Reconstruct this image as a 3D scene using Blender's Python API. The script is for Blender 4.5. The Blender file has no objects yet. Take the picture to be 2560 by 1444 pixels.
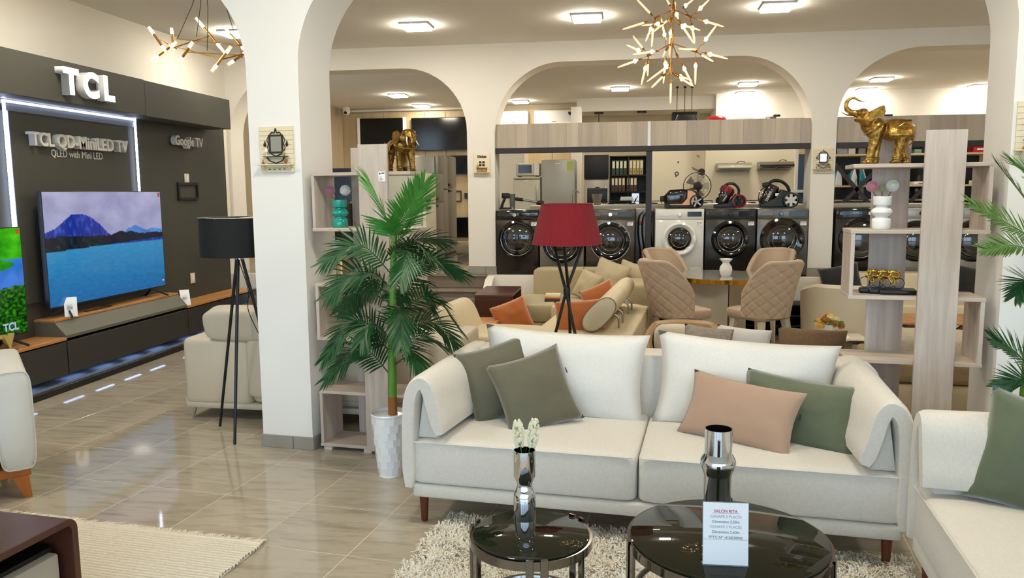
import bpy, bmesh, math, random
from mathutils import Vector, Matrix, noise
import numpy as np
random.seed(7)
PI = math.pi
SC = bpy.context.scene
COL = SC.collection

# ---------------------------------------------------------------- camera, sky, exposure
cam = bpy.data.cameras.new('camera'); cam.sensor_width = 36.0; cam.lens = 36.0 * 1955.94 / 2560.0
cam.clip_start = 0.05; cam.clip_end = 200
camo = bpy.data.objects.new('camera', cam); COL.objects.link(camo)
def _cam():
    pitch, roll, yaw = .1220, -.0084, -.1440
    fw = Vector((math.sin(yaw)*math.cos(pitch), math.cos(yaw)*math.cos(pitch), -math.sin(pitch)))
    r = Vector((math.cos(yaw), -math.sin(yaw), 0)); u = r.cross(fw)
    r2 = math.cos(roll)*r + math.sin(roll)*u; u2 = -math.sin(roll)*r + math.cos(roll)*u
    m = Matrix((r2, u2, -fw)).transposed().to_4x4(); m.translation = (0, 0, 1.64925)
    return m
camo.matrix_world = _cam(); SC.camera = camo
SC.view_settings.view_transform = 'Standard'; SC.view_settings.look = 'None'
SC.view_settings.exposure = 0.0; SC.view_settings.gamma = 1.0; SC.view_settings.use_curve_mapping = False
SC.cycles.use_denoising = True
SC.cycles.max_bounces = 7; SC.cycles.diffuse_bounces = 4; SC.cycles.glossy_bounces = 4
SC.cycles.transmission_bounces = 6; SC.cycles.transparent_max_bounces = 8
SC.cycles.caustics_reflective = False; SC.cycles.caustics_refractive = False
SC.cycles.sample_clamp_indirect = 4.0
W = bpy.data.worlds.new('sky'); SC.world = W; W.use_nodes = True
_bg = W.node_tree.nodes['Background']; _bg.inputs[0].default_value = (.60, .80, 1.0, 1); _bg.inputs[1].default_value = SKY = 4.4
LAMP = 90.0; LAMP_FRONT = 130.0      # strength of the ceiling lamps' diffusers

# ---------------------------------------------------------------- helpers
def C(h):
    h = h.lstrip('#'); v = [int(h[i:i+2], 16)/255 for i in (0, 2, 4)]
    return tuple(c/12.92 if c <= .04045 else ((c+.055)/1.055)**2.4 for c in v) + (1.0,)
MATS = {}
def mat(name, col, rough=.5, metal=0, spec=.5, em=None, es=0, trans=0, ior=1.45, sheen=0, coat=0, bump=None, var=None, alpha=1, attr=None):
    """bump=(scale,strength[,stretch]); var=(scale xyz, second colour, amount)"""
    if name in MATS: return MATS[name]
    m = bpy.data.materials.new(name); m.use_nodes = True; nt = m.node_tree; N = nt.nodes; L = nt.links
    b = N['Principled BSDF']; c = C(col) if isinstance(col, str) else col
    b.inputs['Base Color'].default_value = c; b.inputs['Roughness'].default_value = rough
    b.inputs['Metallic'].default_value = metal; b.inputs['Specular IOR Level'].default_value = spec
    b.inputs['IOR'].default_value = ior; b.inputs['Transmission Weight'].default_value = trans
    b.inputs['Sheen Weight'].default_value = sheen; b.inputs['Coat Weight'].default_value = coat; b.inputs['Alpha'].default_value = alpha
    b.inputs['Coat Roughness'].default_value = .08
    if em: b.inputs['Emission Color'].default_value = C(em); b.inputs['Emission Strength'].default_value = es
    if attr:
        a = N.new('ShaderNodeVertexColor'); a.layer_name = attr
        L.new(a.outputs[0], b.inputs['Base Color'])
        if es: L.new(a.outputs[0], b.inputs['Emission Color']); b.inputs['Emission Strength'].default_value = es
    tc = None
    if bump or var: tc = N.new('ShaderNodeTexCoord')
    if var:
        mp = N.new('ShaderNodeMapping'); mp.inputs['Scale'].default_value = var[0]; L.new(tc.outputs['Object'], mp.inputs[0])
        n = N.new('ShaderNodeTexNoise'); n.inputs['Scale'].default_value = 1; n.inputs['Detail'].default_value = 6; n.inputs['Roughness'].default_value = .62
        L.new(mp.outputs[0], n.inputs['Vector'])
        rp = N.new('ShaderNodeMapRange'); rp.inputs[1].default_value = .34; rp.inputs[2].default_value = .68; rp.inputs[4].default_value = var[2]
        L.new(n.outputs['Fac'], rp.inputs[0])
        mx = N.new('ShaderNodeMix'); mx.data_type = 'RGBA'; mx.inputs[6].default_value = c; mx.inputs[7].default_value = C(var[1])
        L.new(rp.outputs[0], mx.inputs[0]); L.new(mx.outputs[2], b.inputs['Base Color'])
    if bump:
        n2 = N.new('ShaderNodeTexNoise'); n2.inputs['Scale'].default_value = bump[0]; n2.inputs['Detail'].default_value = 3
        if len(bump) > 2:
            mp2 = N.new('ShaderNodeMapping'); mp2.inputs['Scale'].default_value = bump[2]; L.new(tc.outputs['Object'], mp2.inputs[0]); L.new(mp2.outputs[0], n2.inputs['Vector'])
        else: L.new(tc.outputs['Object'], n2.inputs['Vector'])
        bp = N.new('ShaderNodeBump'); bp.inputs['Strength'].default_value = bump[1]; bp.inputs['Distance'].default_value = .004
        L.new(n2.outputs['Fac'], bp.inputs['Height']); L.new(bp.outputs[0], b.inputs['Normal'])
    MATS[name] = m; return m

class MB:
    """collects shapes; build() links them as ONE mesh object"""
    def __init__(s): s.bm = bmesh.new()
    def box(s, x0, x1, y0, y1, z0, z1, bev=0, seg=2, M=None):
        m = Matrix.Translation(((x0+x1)/2, (y0+y1)/2, (z0+z1)/2)) @ Matrix.Diagonal((abs(x1-x0), abs(y1-y0), abs(z1-z0), 1))
        g = bmesh.ops.create_cube(s.bm, size=1, matrix=m); vs = g['verts']
        if bev:
            es = list({e for v in vs for e in v.link_edges})
            r = bmesh.ops.bevel(s.bm, geom=es, offset=min(bev, .49*min(abs(x1-x0), abs(y1-y0), abs(z1-z0))), segments=seg, profile=.5, affect='EDGES')
            vs = list({v for f in r['faces'] for v in f.verts} | {v for v in vs if v.is_valid})
        if M is not None: bmesh.ops.transform(s.bm, matrix=M, verts=vs)
        return s
    def obox(s, c, size, rot=(0, 0, 0), bev=0, seg=2):
        from mathutils import Euler
        M = Matrix.Translation(c) @ Euler(rot).to_matrix().to_4x4(); a, b, d = size
        return s.box(-a/2, a/2, -b/2, b/2, -d/2, d/2, bev, seg, M)
    def tube(s, pts, r, n=8, cap=True, flat=1.0):
        pts = [Vector(p) for p in pts]; k = len(pts); R = r if isinstance(r, (list, tuple)) else [r]*k
        T = [(pts[min(i+1, k-1)]-pts[max(i-1, 0)]).normalized() for i in range(k)]
        u = T[0].orthogonal().normalized(); rings = []
        for i in range(k):
            if i:
                q = T[i-1].rotation_difference(T[i]); u = q @ u
            u = (u - T[i]*u.dot(T[i])).normalized(); w = T[i].cross(u)
            rings.append([s.bm.verts.new(pts[i] + R[i]*(math.cos(2*PI*j/n)*u + flat*math.sin(2*PI*j/n)*w)) for j in range(n)])
        for i in range(k-1):
            for j in range(n): s.bm.faces.new((rings[i][j], rings[i][(j+1) % n], rings[i+1][(j+1) % n], rings[i+1][j]))
        if cap: s.bm.faces.new(rings[0][::-1]); s.bm.faces.new(rings[-1])
        return s
    def bar(s, p0, p1, w, d, up=(0, 0, 1)):
        p0 = Vector(p0); p1 = Vector(p1); t = (p1-p0); L = t.length; t.normalize(); up = Vector(up)
        if abs(t.dot(up)) > .98: up = Vector((0, 1, 0))
        x = up.cross(t).normalized(); y = t.cross(x)
        M = Matrix((x, y, t)).transposed().to_4x4(); M.translation = (p0+p1)/2
        return s.box(-w/2, w/2, -d/2, d/2, -L/2, L/2, 0, 1, M)
    def cyl(s, p0, p1, r0, r1=None, n=16): return s.tube([p0, p1], [r0, r0 if r1 is None else r1], n)
    def lathe(s, prof, n=28, c=(0, 0, 0), ax='z', close=False):
        rings = []
        def P(r, h, a):
            x, y = r*math.cos(a), r*math.sin(a)
            p = {'z': (x, y, h), 'y': (x, h, y), 'x': (h, x, y)}[ax]
            return (c[0]+p[0], c[1]+p[1], c[2]+p[2])
        for r, h in prof:
            rings.append([s.bm.verts.new(P(0, h, 0))] if r < 1e-6 else [s.bm.verts.new(P(r, h, 2*PI*j/n)) for j in range(n)])
        for a, b in zip(rings, rings[1:]):
            for j in range(n):
                q = [a[j % len(a)], a[(j+1) % len(a)], b[(j+1) % len(b)], b[j % len(b)]]
                v = [q[0]] + [x for i, x in enumerate(q[1:]) if x not in q[:i+1]]
                if len(v) > 2: s.bm.faces.new(v)
        if close:
            for rg in (rings[0][::-1], rings[-1]):
                if len(rg) > 2: s.bm.faces.new(rg)
        return s
    def se(s, c, rad, e1=1, e2=1, nu=20, nv=12, M=None, fn=None):
        """superellipsoid: e 1 = ellipsoid, .25 = rounded box"""
        def p(v, e): return math.copysign(abs(v)**e, v)
        rings = []
        for i in range(nv+1):
            t = -PI/2 + PI*i/nv
            row = []
            for j in range(nu if 0 < i < nv else 1):
                a = 2*PI*j/nu
                v = Vector((p(math.cos(t), e1)*p(math.cos(a), e2)*rad[0], p(math.cos(t), e1)*p(math.sin(a), e2)*rad[1], p(math.sin(t), e1)*rad[2]))
                if fn: v = fn(v)
                if M is not None: v = M @ v
                row.append(s.bm.verts.new(v + Vector(c)))
            rings.append(row)
        for a, b in zip(rings, rings[1:]):
            for j in range(nu):
                q = [a[j % len(a)], a[(j+1) % len(a)], b[(j+1) % len(b)], b[j % len(b)]]
                v = [q[0]] + [x for i, x in enumerate(q[1:]) if x not in q[:i+1]]
                if len(v) > 2: s.bm.faces.new(v)
        return s
    def prism(s, poly, d0, d1, ax='y', bev=0, seg=2):
        """polygon (u,v) extruded along an axis: y -> (u,d,v), x -> (d,u,v), z -> (u,v,d)"""
        def P(u, v, d): return {'y': (u, d, v), 'x': (d, u, v), 'z': (u, v, d)}[ax]
        a = [s.bm.verts.new(P(u, v, d0)) for u, v in poly]; b = [s.bm.verts.new(P(u, v, d1)) for u, v in poly]
        n = len(poly); F = [s.bm.faces.new(a), s.bm.faces.new(b[::-1])]
        F += [s.bm.faces.new((a[i], b[i], b[(i+1) % n], a[(i+1) % n])) for i in range(n)]
        bmesh.ops.recalc_face_normals(s.bm, faces=F)
        if bev:
            es = [e for e in set(F[0].edges) | set(F[1].edges)]
            bmesh.ops.bevel(s.bm, geom=es, offset=bev, segments=seg, profile=.5, affect='EDGES')
        return s
    def grid(s, fn, nu, nv, cu=False, cv=False):
        V = [[s.bm.verts.new(fn(i/(nu if cu else nu-1), j/(nv if cv else nv-1))) for j in range(nv)] for i in range(nu)]
        for i in range(nu if cu else nu-1):
            for j in range(nv if cv else nv-1):
                s.bm.faces.new((V[i][j], V[(i+1) % nu][j], V[(i+1) % nu][(j+1) % nv], V[i][(j+1) % nv]))
        return s
    def loft(s, secs, cap=True):
        """list of equal-length rings of 3D points"""
        R = [[s.bm.verts.new(p) for p in q] for q in secs]; n = len(R[0])
        for a, b in zip(R, R[1:]):
            for j in range(n): s.bm.faces.new((a[j], a[(j+1) % n], b[(j+1) % n], b[j]))
        if cap: s.bm.faces.new(R[0][::-1]); s.bm.faces.new(R[-1])
        return s
    def quad(s, *p): s.bm.faces.new([s.bm.verts.new(q) for q in p]); return s
    def pillow(s, w, h, t, n=13, pin=.05, seed=0, wr=.006):
        """standing in the XZ plane, centre at the origin"""
        def f(side):
            def g(i, j):
                u = -1+2*i; v = -1+2*j
                x = u*w/2*(1-pin*(1-v*v)); z = v*h/2*(1-pin*(1-u*u))
                k = max(0, (1-u**2)*(1-v**2))**.42
                y = side*(t/2*k + wr*k*noise.noise((u*2.2+seed, v*2.2, side*3+seed)))
                return (x, y, z)
            return g
        s.grid(f(-1), n, n); s.grid(f(1), n, n)
        bmesh.ops.remove_doubles(s.bm, verts=s.bm.verts, dist=1e-5); return s
    def xf(s, M): bmesh.ops.transform(s.bm, matrix=M, verts=s.bm.verts); return s
    def build(s, name, m, parent=None, smooth=True, ang=.6, remesh=0, sub=0, disp=0, keep=False):
        bm = s.bm
        bmesh.ops.recalc_face_normals(bm, faces=bm.faces)
        me = bpy.data.meshes.new(name)
        if smooth:
            for f in bm.faces: f.smooth = True
            for e in bm.edges:
                if len(e.link_faces) == 2 and e.calc_face_angle(0) > ang: e.smooth = False
        bm.to_mesh(me); bm.free(); me.materials.append(m)
        if remesh:
            t = bpy.data.objects.new('t', me); COL.objects.link(t)
            r = t.modifiers.new('r', 'REMESH'); r.mode = 'VOXEL'; r.voxel_size = remesh; r.use_smooth_shade = True
            sm = t.modifiers.new('s', 'SMOOTH'); sm.iterations = 4; sm.factor = .5
            dg = bpy.context.evaluated_depsgraph_get(); dg.update()
            m2 = bpy.data.meshes.new_from_object(t.evaluated_get(dg)); bpy.data.objects.remove(t); bpy.data.meshes.remove(me); me = m2; me.name = name
            for p in me.polygons: p.use_smooth = True
            if disp:
                for v in me.vertices: v.co += v.normal*disp(v.co) if callable(disp) else v.normal*0
            if not me.materials: me.materials.append(m)
        o = bpy.data.objects.new(name, me); COL.objects.link(o)
        if parent is not None: o.parent = parent
        return o
def box(name, m, x0, x1, y0, y1, z0, z1, parent=None, bev=0, seg=2):
    return MB().box(x0, x1, y0, y1, z0, z1, bev, seg).build(name, m, parent)
def tag(o, label, cat, group=None):
    o['label'] = label; o['category'] = cat
    if group: o['group'] = group
    return o
def struct(o, label=None):
    o['kind'] = 'structure'
    if label: o['label'] = label
    return o
def thing(name, label, cat, loc=(0, 0, 0), rz=0, group=None):
    o = bpy.data.objects.new(name, None); COL.objects.link(o); o.empty_display_size = .1
    o.location = loc; o.rotation_euler = (0, 0, rz); return tag(o, label, cat, group)
def children(o): return [c for c in bpy.data.objects if c.parent == o]
def dup(root, loc, rz=None, label=None, group=None, swap=None):
    """a copy of a thing with copies of its parts and sub-parts"""
    def cp(o, par):
        c = o.copy(); COL.objects.link(c); c.parent = par
        for ch in children(o): cp(ch, c)
        return c
    r = cp(root, None); r.location = loc
    if rz is not None: r.rotation_euler = (0, 0, rz)
    if label: r['label'] = label
    if group: r['group'] = group
    return r
TH = math.radians(-6.1); _c, _s = math.cos(TH), math.sin(TH)
def FW(a, b, z=0.): return (-1.998 + a*_c - b*_s, 4.695 + a*_s + b*_c, z)      # frame of the front arcade -> room
def thingF(name, label, cat, a, b, z=0, rz=0, group=None): return thing(name, label, cat, FW(a, b, z), TH+rz, group)
def curve_pts(ctrl, n=14):
    """Catmull-Rom through control points"""
    P = [Vector(p) for p in ctrl]; P = [2*P[0]-P[1]] + P + [2*P[-1]-P[-2]]; out = []
    k = len(P)-3
    for i in range(n+1):
        t = i/n*k; j = min(int(t), k-1); t -= j; a, b, c, d = P[j:j+4]
        out.append(.5*((2*b) + (c-a)*t + (2*a-5*b+4*c-d)*t*t + (3*b-a-3*c+d)*t**3))
    return out
def text(name, body, m, size, parent=None, loc=(0, 0, 0), rot=(PI/2, 0, 0), ext=.001, off=0, align='CENTER', sx=1, shear=0):
    cu = bpy.data.curves.new(name, 'FONT'); cu.body = body; cu.size = size; cu.extrude = ext; cu.offset = off; cu.align_x = align; cu.resolution_u = 4; cu.shear = shear
    t = bpy.data.objects.new('t', cu); COL.objects.link(t)
    dg = bpy.context.evaluated_depsgraph_get(); dg.update()
    me = bpy.data.meshes.new_from_object(t.evaluated_get(dg)); bpy.data.objects.remove(t); bpy.data.curves.remove(cu)
    me.name = name; me.materials.clear(); me.materials.append(m)
    o = bpy.data.objects.new(name, me); COL.objects.link(o); o.location = loc; o.rotation_euler = rot; o.scale = (sx, 1, 1)
    if parent is not None: o.parent = parent
    return o
def rects(mb, lst, y0, y1):
    for x0, x1, z0, z1 in lst: mb.box(x0, x1, y0, y1, z0, z1)
    return mb

# ---------------------------------------------------------------- materials
M_wall = mat('wall_paint', '#e9e4da', .85, var=((.7, .7, .7), '#e2dccf', .5))
M_ceil = mat('ceiling_paint', '#f3efe6', .9)
M_wood = mat('grey_oak', '#cfc2b6', .5, var=((26, 26, 1.6), '#a8988c', .75), bump=(1, .15, (60, 60, 3)))
M_woodh = mat('grey_oak_across', '#cdbfb0', .5, var=((1.8, 26, 26), '#b09e8e', .7))
M_edge = mat('grey_oak_edge', '#d2c6b8', .55)
M_lam = mat('beige_laminate', '#b8aa96', .32, var=((13, 13, .7), '#9c8e7a', .7))
M_pine = mat('pale_wood', '#c9b28c', .5, var=((9, 9, .8), '#b39a70', .6))
M_oak = mat('warm_oak', '#c08a52', .38, var=((30, 2, 30), '#a06c38', .7))
M_black = mat('black_paint', '#0e0e0f', .45)
M_blackgl = mat('black_gloss', '#070708', .08, coat=.5)
M_blackm = mat('black_plastic', '#141415', .35)
M_rail = mat('brown_black_steel', '#2b2320', .4)
M_dgrey = mat('anthracite_panel', '#3e3e37', .6)
M_dgrey2 = mat('anthracite_drawer', '#2e2e2c', .5)
M_white = mat('white_gloss', '#f2f1ee', .18, coat=.3)
M_whitem = mat('white_matt', '#eceae4', .6)
M_paper = mat('paper', '#f6f7f8', .7)
M_ink = mat('ink', '#3c3f45', .8)
M_chrome = mat('chrome', '#d8dade', .05, 1)
M_gun = mat('gunmetal', '#7c7874', .1, 1)
M_steel = mat('brushed_steel', '#a5a39c', .32, .9, bump=(1, .05, (2, 2, 300)))
M_steelg = mat('grey_steel', '#77746d', .3, .55)
M_dsteel = mat('dark_steel', '#4f4b46', .24, .7)
M_dsteel2 = mat('black_steel', '#2a2826', .2, .6)
M_gold = mat('brushed_gold', '#b8863a', .28, 1)
M_goldp = mat('polished_gold', '#d8a838', .1, 1)
M_tilew = mat('skirting_tile', '#9d9890', .3, var=((5, 5, 5), '#8a857c', .8))
M_grout = mat('grout', '#cfc5b4', .8)
M_linen = mat('cream_linen', '#dcd6cb', .9, sheen=.3, bump=(420, .35), var=((90, 90, 90), '#cfc8bb', .6))
M_linen2 = mat('white_linen', '#e4e1da', .9, sheen=.3, bump=(420, .3), var=((90, 90, 90), '#dad6cd', .6))
M_olive = mat('olive_velvet', '#605c46', .62, sheen=.5, var=((5, 5, 5), '#524f3b', .8))
M_sage = mat('sage_velvet', '#5c6549', .6, sheen=.5, var=((5, 5, 5), '#4c5540', .8))
M_blush = mat('blush_fabric', '#ad8f79', .85, sheen=.3, bump=(500, .2))
M_leath = mat('cream_leather', '#dacba9', .42, bump=(160, .12), var=((3, 3, 3), '#d0c09c', .6))
M_leathg = mat('beige_leather', '#cdc2ad', .45, bump=(160, .12))
M_fab = mat('oatmeal_fabric', '#bfb190', .9, sheen=.2, bump=(260, .6), var=((130, 130, 130), '#a4966f', .8))
M_orange = mat('orange_velvet', '#b8682a', .7, sheen=.5, var=((6, 6, 6), '#a5581e', .7))
M_quilt = mat('beige_quilted', '#b9a28a', .6, sheen=.15)
M_seat = mat('beige_suede', '#b59e86', .7, sheen=.2)
M_ivory = mat('ivory_paint', '#ddd3bd', .4)
M_walnut = mat('walnut_leg', '#5e2f1c', .35)
M_choc = mat('chocolate_leather', '#4c2c20', .3, bump=(90, .1))
M_red = mat('red_shade', '#80101c', .85, sheen=.1, bump=(1, .5, (220, 220, 2)))
M_leaf = mat('palm_leaf', '#26592b', .38, var=((14, 14, 14), '#174023', .8))
M_leafl = mat('palm_leaf_light', '#4f9a3a', .42, var=((14, 14, 14), '#357a30', .8))
M_leafy = mat('cycad_leaf', '#5c8038', .42, var=((14, 14, 14), '#3f6428', .8))
M_stalk = mat('palm_stalk', '#6a9a34', .5, var=((30, 30, 3), '#4a7d2a', .8))
M_bark = mat('palm_base', '#a86a38', .8, var=((30, 30, 6), '#7c4a22', .8))
M_teal = mat('teal_glaze', '#159a8c', .12, coat=.6)
M_screenoff = mat('screen_off', '#0a0909', .12, spec=.5)
M_glassdk = mat('smoked_glass', '#1c1e16', .02, spec=.4)
M_warm = mat('diffuser', '#ffffff', .5, em='#fff5e2', es=LAMP); M_warmf = mat('diffuser_front', '#ffffff', .5, em='#fff5e2', es=LAMP_FRONT)
M_bulb = mat('bulb_tip', '#fff3dc', .4, em='#ffd9a0', es=14)
M_frost = mat('frosted_tube', '#f4ead8', .35, em='#ffdcae', es=.55, trans=.3)

# ================================================================ THE SETTING
CE = 3.45; PL = .64
box('pavement', mat('pavement_concrete', '#b9b6ae', .9), -14, 14, -22, -3.4, -.12, -.03)['kind'] = 'structure'
floor = struct(box('floor', M_grout, -5.25, 6.5, -3.4, 9.7, -.08, -.0007))
# floor tiles, half a metre square, laid parallel to the front arcade
def marble(name, base, vein, dark):
    m = bpy.data.materials.new(name); m.use_nodes = True; nt = m.node_tree; N = nt.nodes; L = nt.links; b = N['Principled BSDF']
    g = N.new('ShaderNodeNewGeometry'); mp = N.new('ShaderNodeMapping'); mp.inputs['Rotation'].default_value = (0, 0, -1.05); mp.inputs['Scale'].default_value = (3.2, 17, 4)
    L.new(g.outputs['Position'], mp.inputs[0]); oi = N.new('ShaderNodeObjectInfo')
    n = N.new('ShaderNodeTexNoise'); n.noise_dimensions = '4D'; n.inputs['Scale'].default_value = 1.2; n.inputs['Detail'].default_value = 7; n.inputs['Roughness'].default_value = .65
    L.new(mp.outputs[0], n.inputs['Vector']); ml = N.new('ShaderNodeMath'); ml.operation = 'MULTIPLY'; ml.inputs[1].default_value = 20; L.new(oi.outputs['Random'], ml.inputs[0]); L.new(ml.outputs[0], n.inputs['W'])
    r = N.new('ShaderNodeValToRGB'); e = r.color_ramp.elements; e[0].position = .3; e[0].color = C(dark); e[1].position = .52; e[1].color = C(base)
    q = e.new(.7); q.color = C(base); q = e.new(.78); q.color = C(vein)
    L.new(n.outputs['Fac'], r.inputs[0])
    hs = N.new('ShaderNodeHueSaturation'); mr = N.new('ShaderNodeMapRange'); mr.inputs[3].default_value = .93; mr.inputs[4].default_value = 1.07; L.new(oi.outputs['Random'], mr.inputs[0]); L.new(mr.outputs[0], hs.inputs['Value'])
    L.new(r.outputs[0], hs.inputs['Color']); L.new(hs.outputs[0], b.inputs['Base Color'])
    b.inputs['Roughness'].default_value = .055; b.inputs['Specular IOR Level'].default_value = .5
    return m
M_tile = marble('floor_tile', '#aca291', '#c8bfb0', '#8f8474')
tile_me = MB().box(-.2482, .2482, -.2482, .2482, -.012, 0, .0008, 1).build('tile', M_tile).data
bpy.data.objects.remove(bpy.data.objects['tile'])
def in_view(x, y, z, mg=.06):
    p = camo.matrix_world.inverted() @ Vector((x, y, z))
    if p.z > -.3: return False
    u = p.x/-p.z*1955.94/1280; v = p.y/-p.z*1955.94/722
    return abs(u) < 1+mg and abs(v) < 1+mg*1.6
ca, sa = math.cos(-.1302), math.sin(-.1302); rest = MB(); cnt = 0
cells = []
for i in range(-6, 26):
    for j in range(-14, 18):
        x = -4.0344+.5*((i+.5)*ca+(j+.5)*sa); y = 5.1564+.5*((i+.5)*sa-(j+.5)*ca)
        if -5.2 < x < 6.3 and -3.2 < y < 9.45: cells.append((y, x))
for y, x in sorted(cells):
    if y > 1.8 and any(in_view(x+dx, y+dy, 0) for dx in (-.25, .25) for dy in (-.25, .25)) and cnt < 290:
        o = bpy.data.objects.new('tile', tile_me); COL.objects.link(o); o.parent = floor; o.location = (x, y, 0); o.rotation_euler = (0, 0, -.1302); cnt += 1
    else:
        rest.obox((x, y, -.006), (.4964, .4964, .012), (0, 0, -.1302))
rest.build('outlying_tiles', M_tile, floor)['kind'] = 'stuff'

struct(box('ceiling', M_ceil, -6.3, 6.7, -3.4, 16.7, CE, CE+.15))
struct(box('wall_left', M_wall, -5.3, -5.1, -3.4, 10.0, 0, CE))
struct(box('wall_left_rear', mat('beige_panel_wall', '#bfae90', .5, var=((6, 6, .6), '#a8967a', .5)), -6.2, -6.0, 10.0, 16.7, 0, CE))
struct(box('wall_right', M_wall, 6.4, 6.6, -3.4, 16.7, 0, CE))
struct(box('wall_back', mat('beige_wall', '#cdbfa4', .8), -6.2, 6.6, 16.4, 16.6, 0, CE))
# shop front behind the camera: glazed bays between mullions
wf = MB()
for x in (-5.2, -2.4, .4, 3.2, 6.0): wf.box(x-.08, x+.08, -3.42, -3.3, 0, CE)
wf.box(-5.2, 6.4, -3.42, -3.3, 3.1, CE); wf.box(-5.2, 6.4, -3.42, -3.3, 0, .12)
struct(wf.build('window_front_frame', mat('shopfront_aluminium', '#5a5c5e', .4, .5)))

def arch_wall(x0, x1, z0, z1, opens, d0, d1, sill):
    """a wall with flat-topped round-shouldered openings; opens = (xa, xb, spring, top, radius left, radius right)"""
    P = [(x0, z1), (x0, z0 if not (opens and opens[0][0] <= x0) else z0)]
    P = [(x0, z1)]; first = True
    if opens[0][0] > x0: P.append((x0, z0))
    for xa, xb, sp, tp, ra, rb in opens:
        if ra:
            P += [(xa, z0)]
            P += [(xa+ra-ra*math.cos(t), sp+(tp-sp)*math.sin(t)) for t in [PI/2*k/14 for k in range(15)]]
        else: P += [(xa, tp)]
        if rb:
            P += [(xb-rb+rb*math.sin(t), sp+(tp-sp)*math.cos(t)) for t in [PI/2*k/14 for k in range(15)]]
            P += [(xb, z0)]
        else: P += [(xb, tp)]
    if opens[-1][1] < x1: P.append((x1, z0))
    P.append((x1, z1)); out = []
    for p in P:
        if not out or (abs(out[-1][0]-p[0]) + abs(out[-1][1]-p[1])) > 1e-4: out.append(p)
    return MB().prism(out, d0, d1, 'y')
# rear arcade on the raised floor
struct(arch_wall(-5.1, 6.4, PL, CE, [(-5.06, -1.945, 2.40, 3.19, .8, .8), (-1.60, 2.142, 2.36, 3.21, .82, .82), (2.412, 6.1, 2.42, 3.25, .92, .92)], 9.65, 10.0, PL).build('wall_arcade_rear', M_wall, None, True, .3))
# front arcade, turned six degrees
fa = arch_wall(-3.05, 4.9, 0, CE, [(-3.05, -.36, 2.43, 3.1, 0, .66), (0, 3.922, 2.43, 3.1, .66, .66), (4.29, 4.9, 2.43, 3.1, .66, 0)], 0, .41, 0).build('wall_arcade_front', mat('pillar_paint', '#efede8', .85, bump=(6, .15)), None, True, .3)
fa.location = FW(0, 0); fa.rotation_euler = (0, 0, TH); struct(fa)
# grey tile skirting round the pillars
def skirting(name, x0, x1, y0, y1, z0, z1, loc=(0, 0, 0), rz=0):
    r = bpy.data.objects.new(name, None); COL.objects.link(r); r.location = loc; r.rotation_euler = (0, 0, rz); r['kind'] = 'structure'
    e = .012; xm = x0+(x1-x0)*.62
    for a, b, c, d in ((x0-e, xm-.002, y0-e, y0), (xm+.002, x1+e, y0-e, y0), (x0-e, x0, y0, y1), (x1, x1+e, y0, y1)):
        box('tile', M_tilew, a, b, c, d, z0, z1, r, .002, 1)
skirting('baseboard_pillar_left', -.36, 0, 0, .41, 0, .085, FW(0, 0), TH)
skirting('baseboard_pillar_right', 3.922, 4.29, 0, .41, 0, .085, FW(0, 0), TH)
skirting('baseboard_arcade_left', -1.945, -1.60, 9.65, 10.0, PL, PL+.1)
skirting('baseboard_arcade_right', 2.142, 2.412, 9.65, 10.0, PL, PL+.1)

# raised floor, steps and the white face of the platform
rf = struct(box('floor_raised', M_grout, -6.1, 6.4, 9.6, 16.5, PL-.2, PL-.0007))
for i in range(8):
    for j in range(11):
        x = -4.9+.5*i; y = 9.85+.5*j
        if x > -1.7: continue
        o = bpy.data.objects.new('tile', tile_me); COL.objects.link(o); o.parent = rf; o.location = (x, y, PL+.0)
rest = MB()
for i in range(27):
    for j in range(13):
        x = -5.9+.5*i-.0; y = 9.85+.5*j
        if (x < -1.7 and x > -5.0 and j < 11) or x > 6.2: continue
        rest.box(x-.248, x+.248, y-.248, y+.248, PL-.01, PL)
rest.build('outlying_tiles', M_tile, rf)['kind'] = 'stuff'
M_step = mat('step_tile', '#86796a', .16, var=((1.2, 9, 9), '#74685a', .8))
st = struct(MB().box(-4.6, -1.7, 9.0, 9.6, 0, .4).build('stairs', M_step))
for k, y in enumerate((8.713, 8.968, 9.225, 9.542)):
    z = .16*(k+1); y2 = (8.968, 9.225, 9.542, 9.62)[k]
    box('tread', M_step, -4.65, -1.70, y-.02, y2+.02, z-.022, z, st, .005)
    box('riser', M_step, -4.65, -1.70, y, y+.02, z-.16, z-.022, st, .002, 1)
wp = MB().box(-6.0, -4.66, 9.56, 9.64, 0, PL-.004).box(-1.62, 6.4, 9.56, 9.64, 0, PL-.004, .006)
wp.prism([(9.6, .625), (9.42, .6), (8.75, .2), (8.68, .12), (8.68, 0), (9.6, 0)], -1.70, -1.60, 'x', .008)
struct(wp.build('wall_platform', M_wall))

# soffits and linings of the rear room
struct(box('wall_soffit_centre', M_wall, -.95, 1.66, 15.5, 16.4, 3.2, CE))
struct(box('wall_soffit_side', M_wall, 1.66, 6.4, 15.3, 16.4, 2.98, CE))
pw = bpy.data.objects.new('wall_planks', None); COL.objects.link(pw); struct(pw)
for i in range(7): box('panel', M_pine, -6.0+.45*i, -5.556+.45*i, 16.36, 16.4, PL, 3.36, pw, .004, 1)
for i in range(2): box('panel', M_pine, -2.0+.5*i, -1.505+.5*i, 16.36, 16.4, PL, 3.36, pw, .004, 1)
struct(MB().tube([(-5.98, 16.3, 3.40), (-2.9, 16.3, 3.40)], .02, 6).build('trim_conduit', M_whitem))
struct(box('trim_door_lining', M_wall, -3.0, -2.0, 15.6, 15.68, PL, 2.95))
struct(box('wall_office_pier', M_wall, -1.0, -.82, 14.6, 15.0, PL, 3.2))

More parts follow.
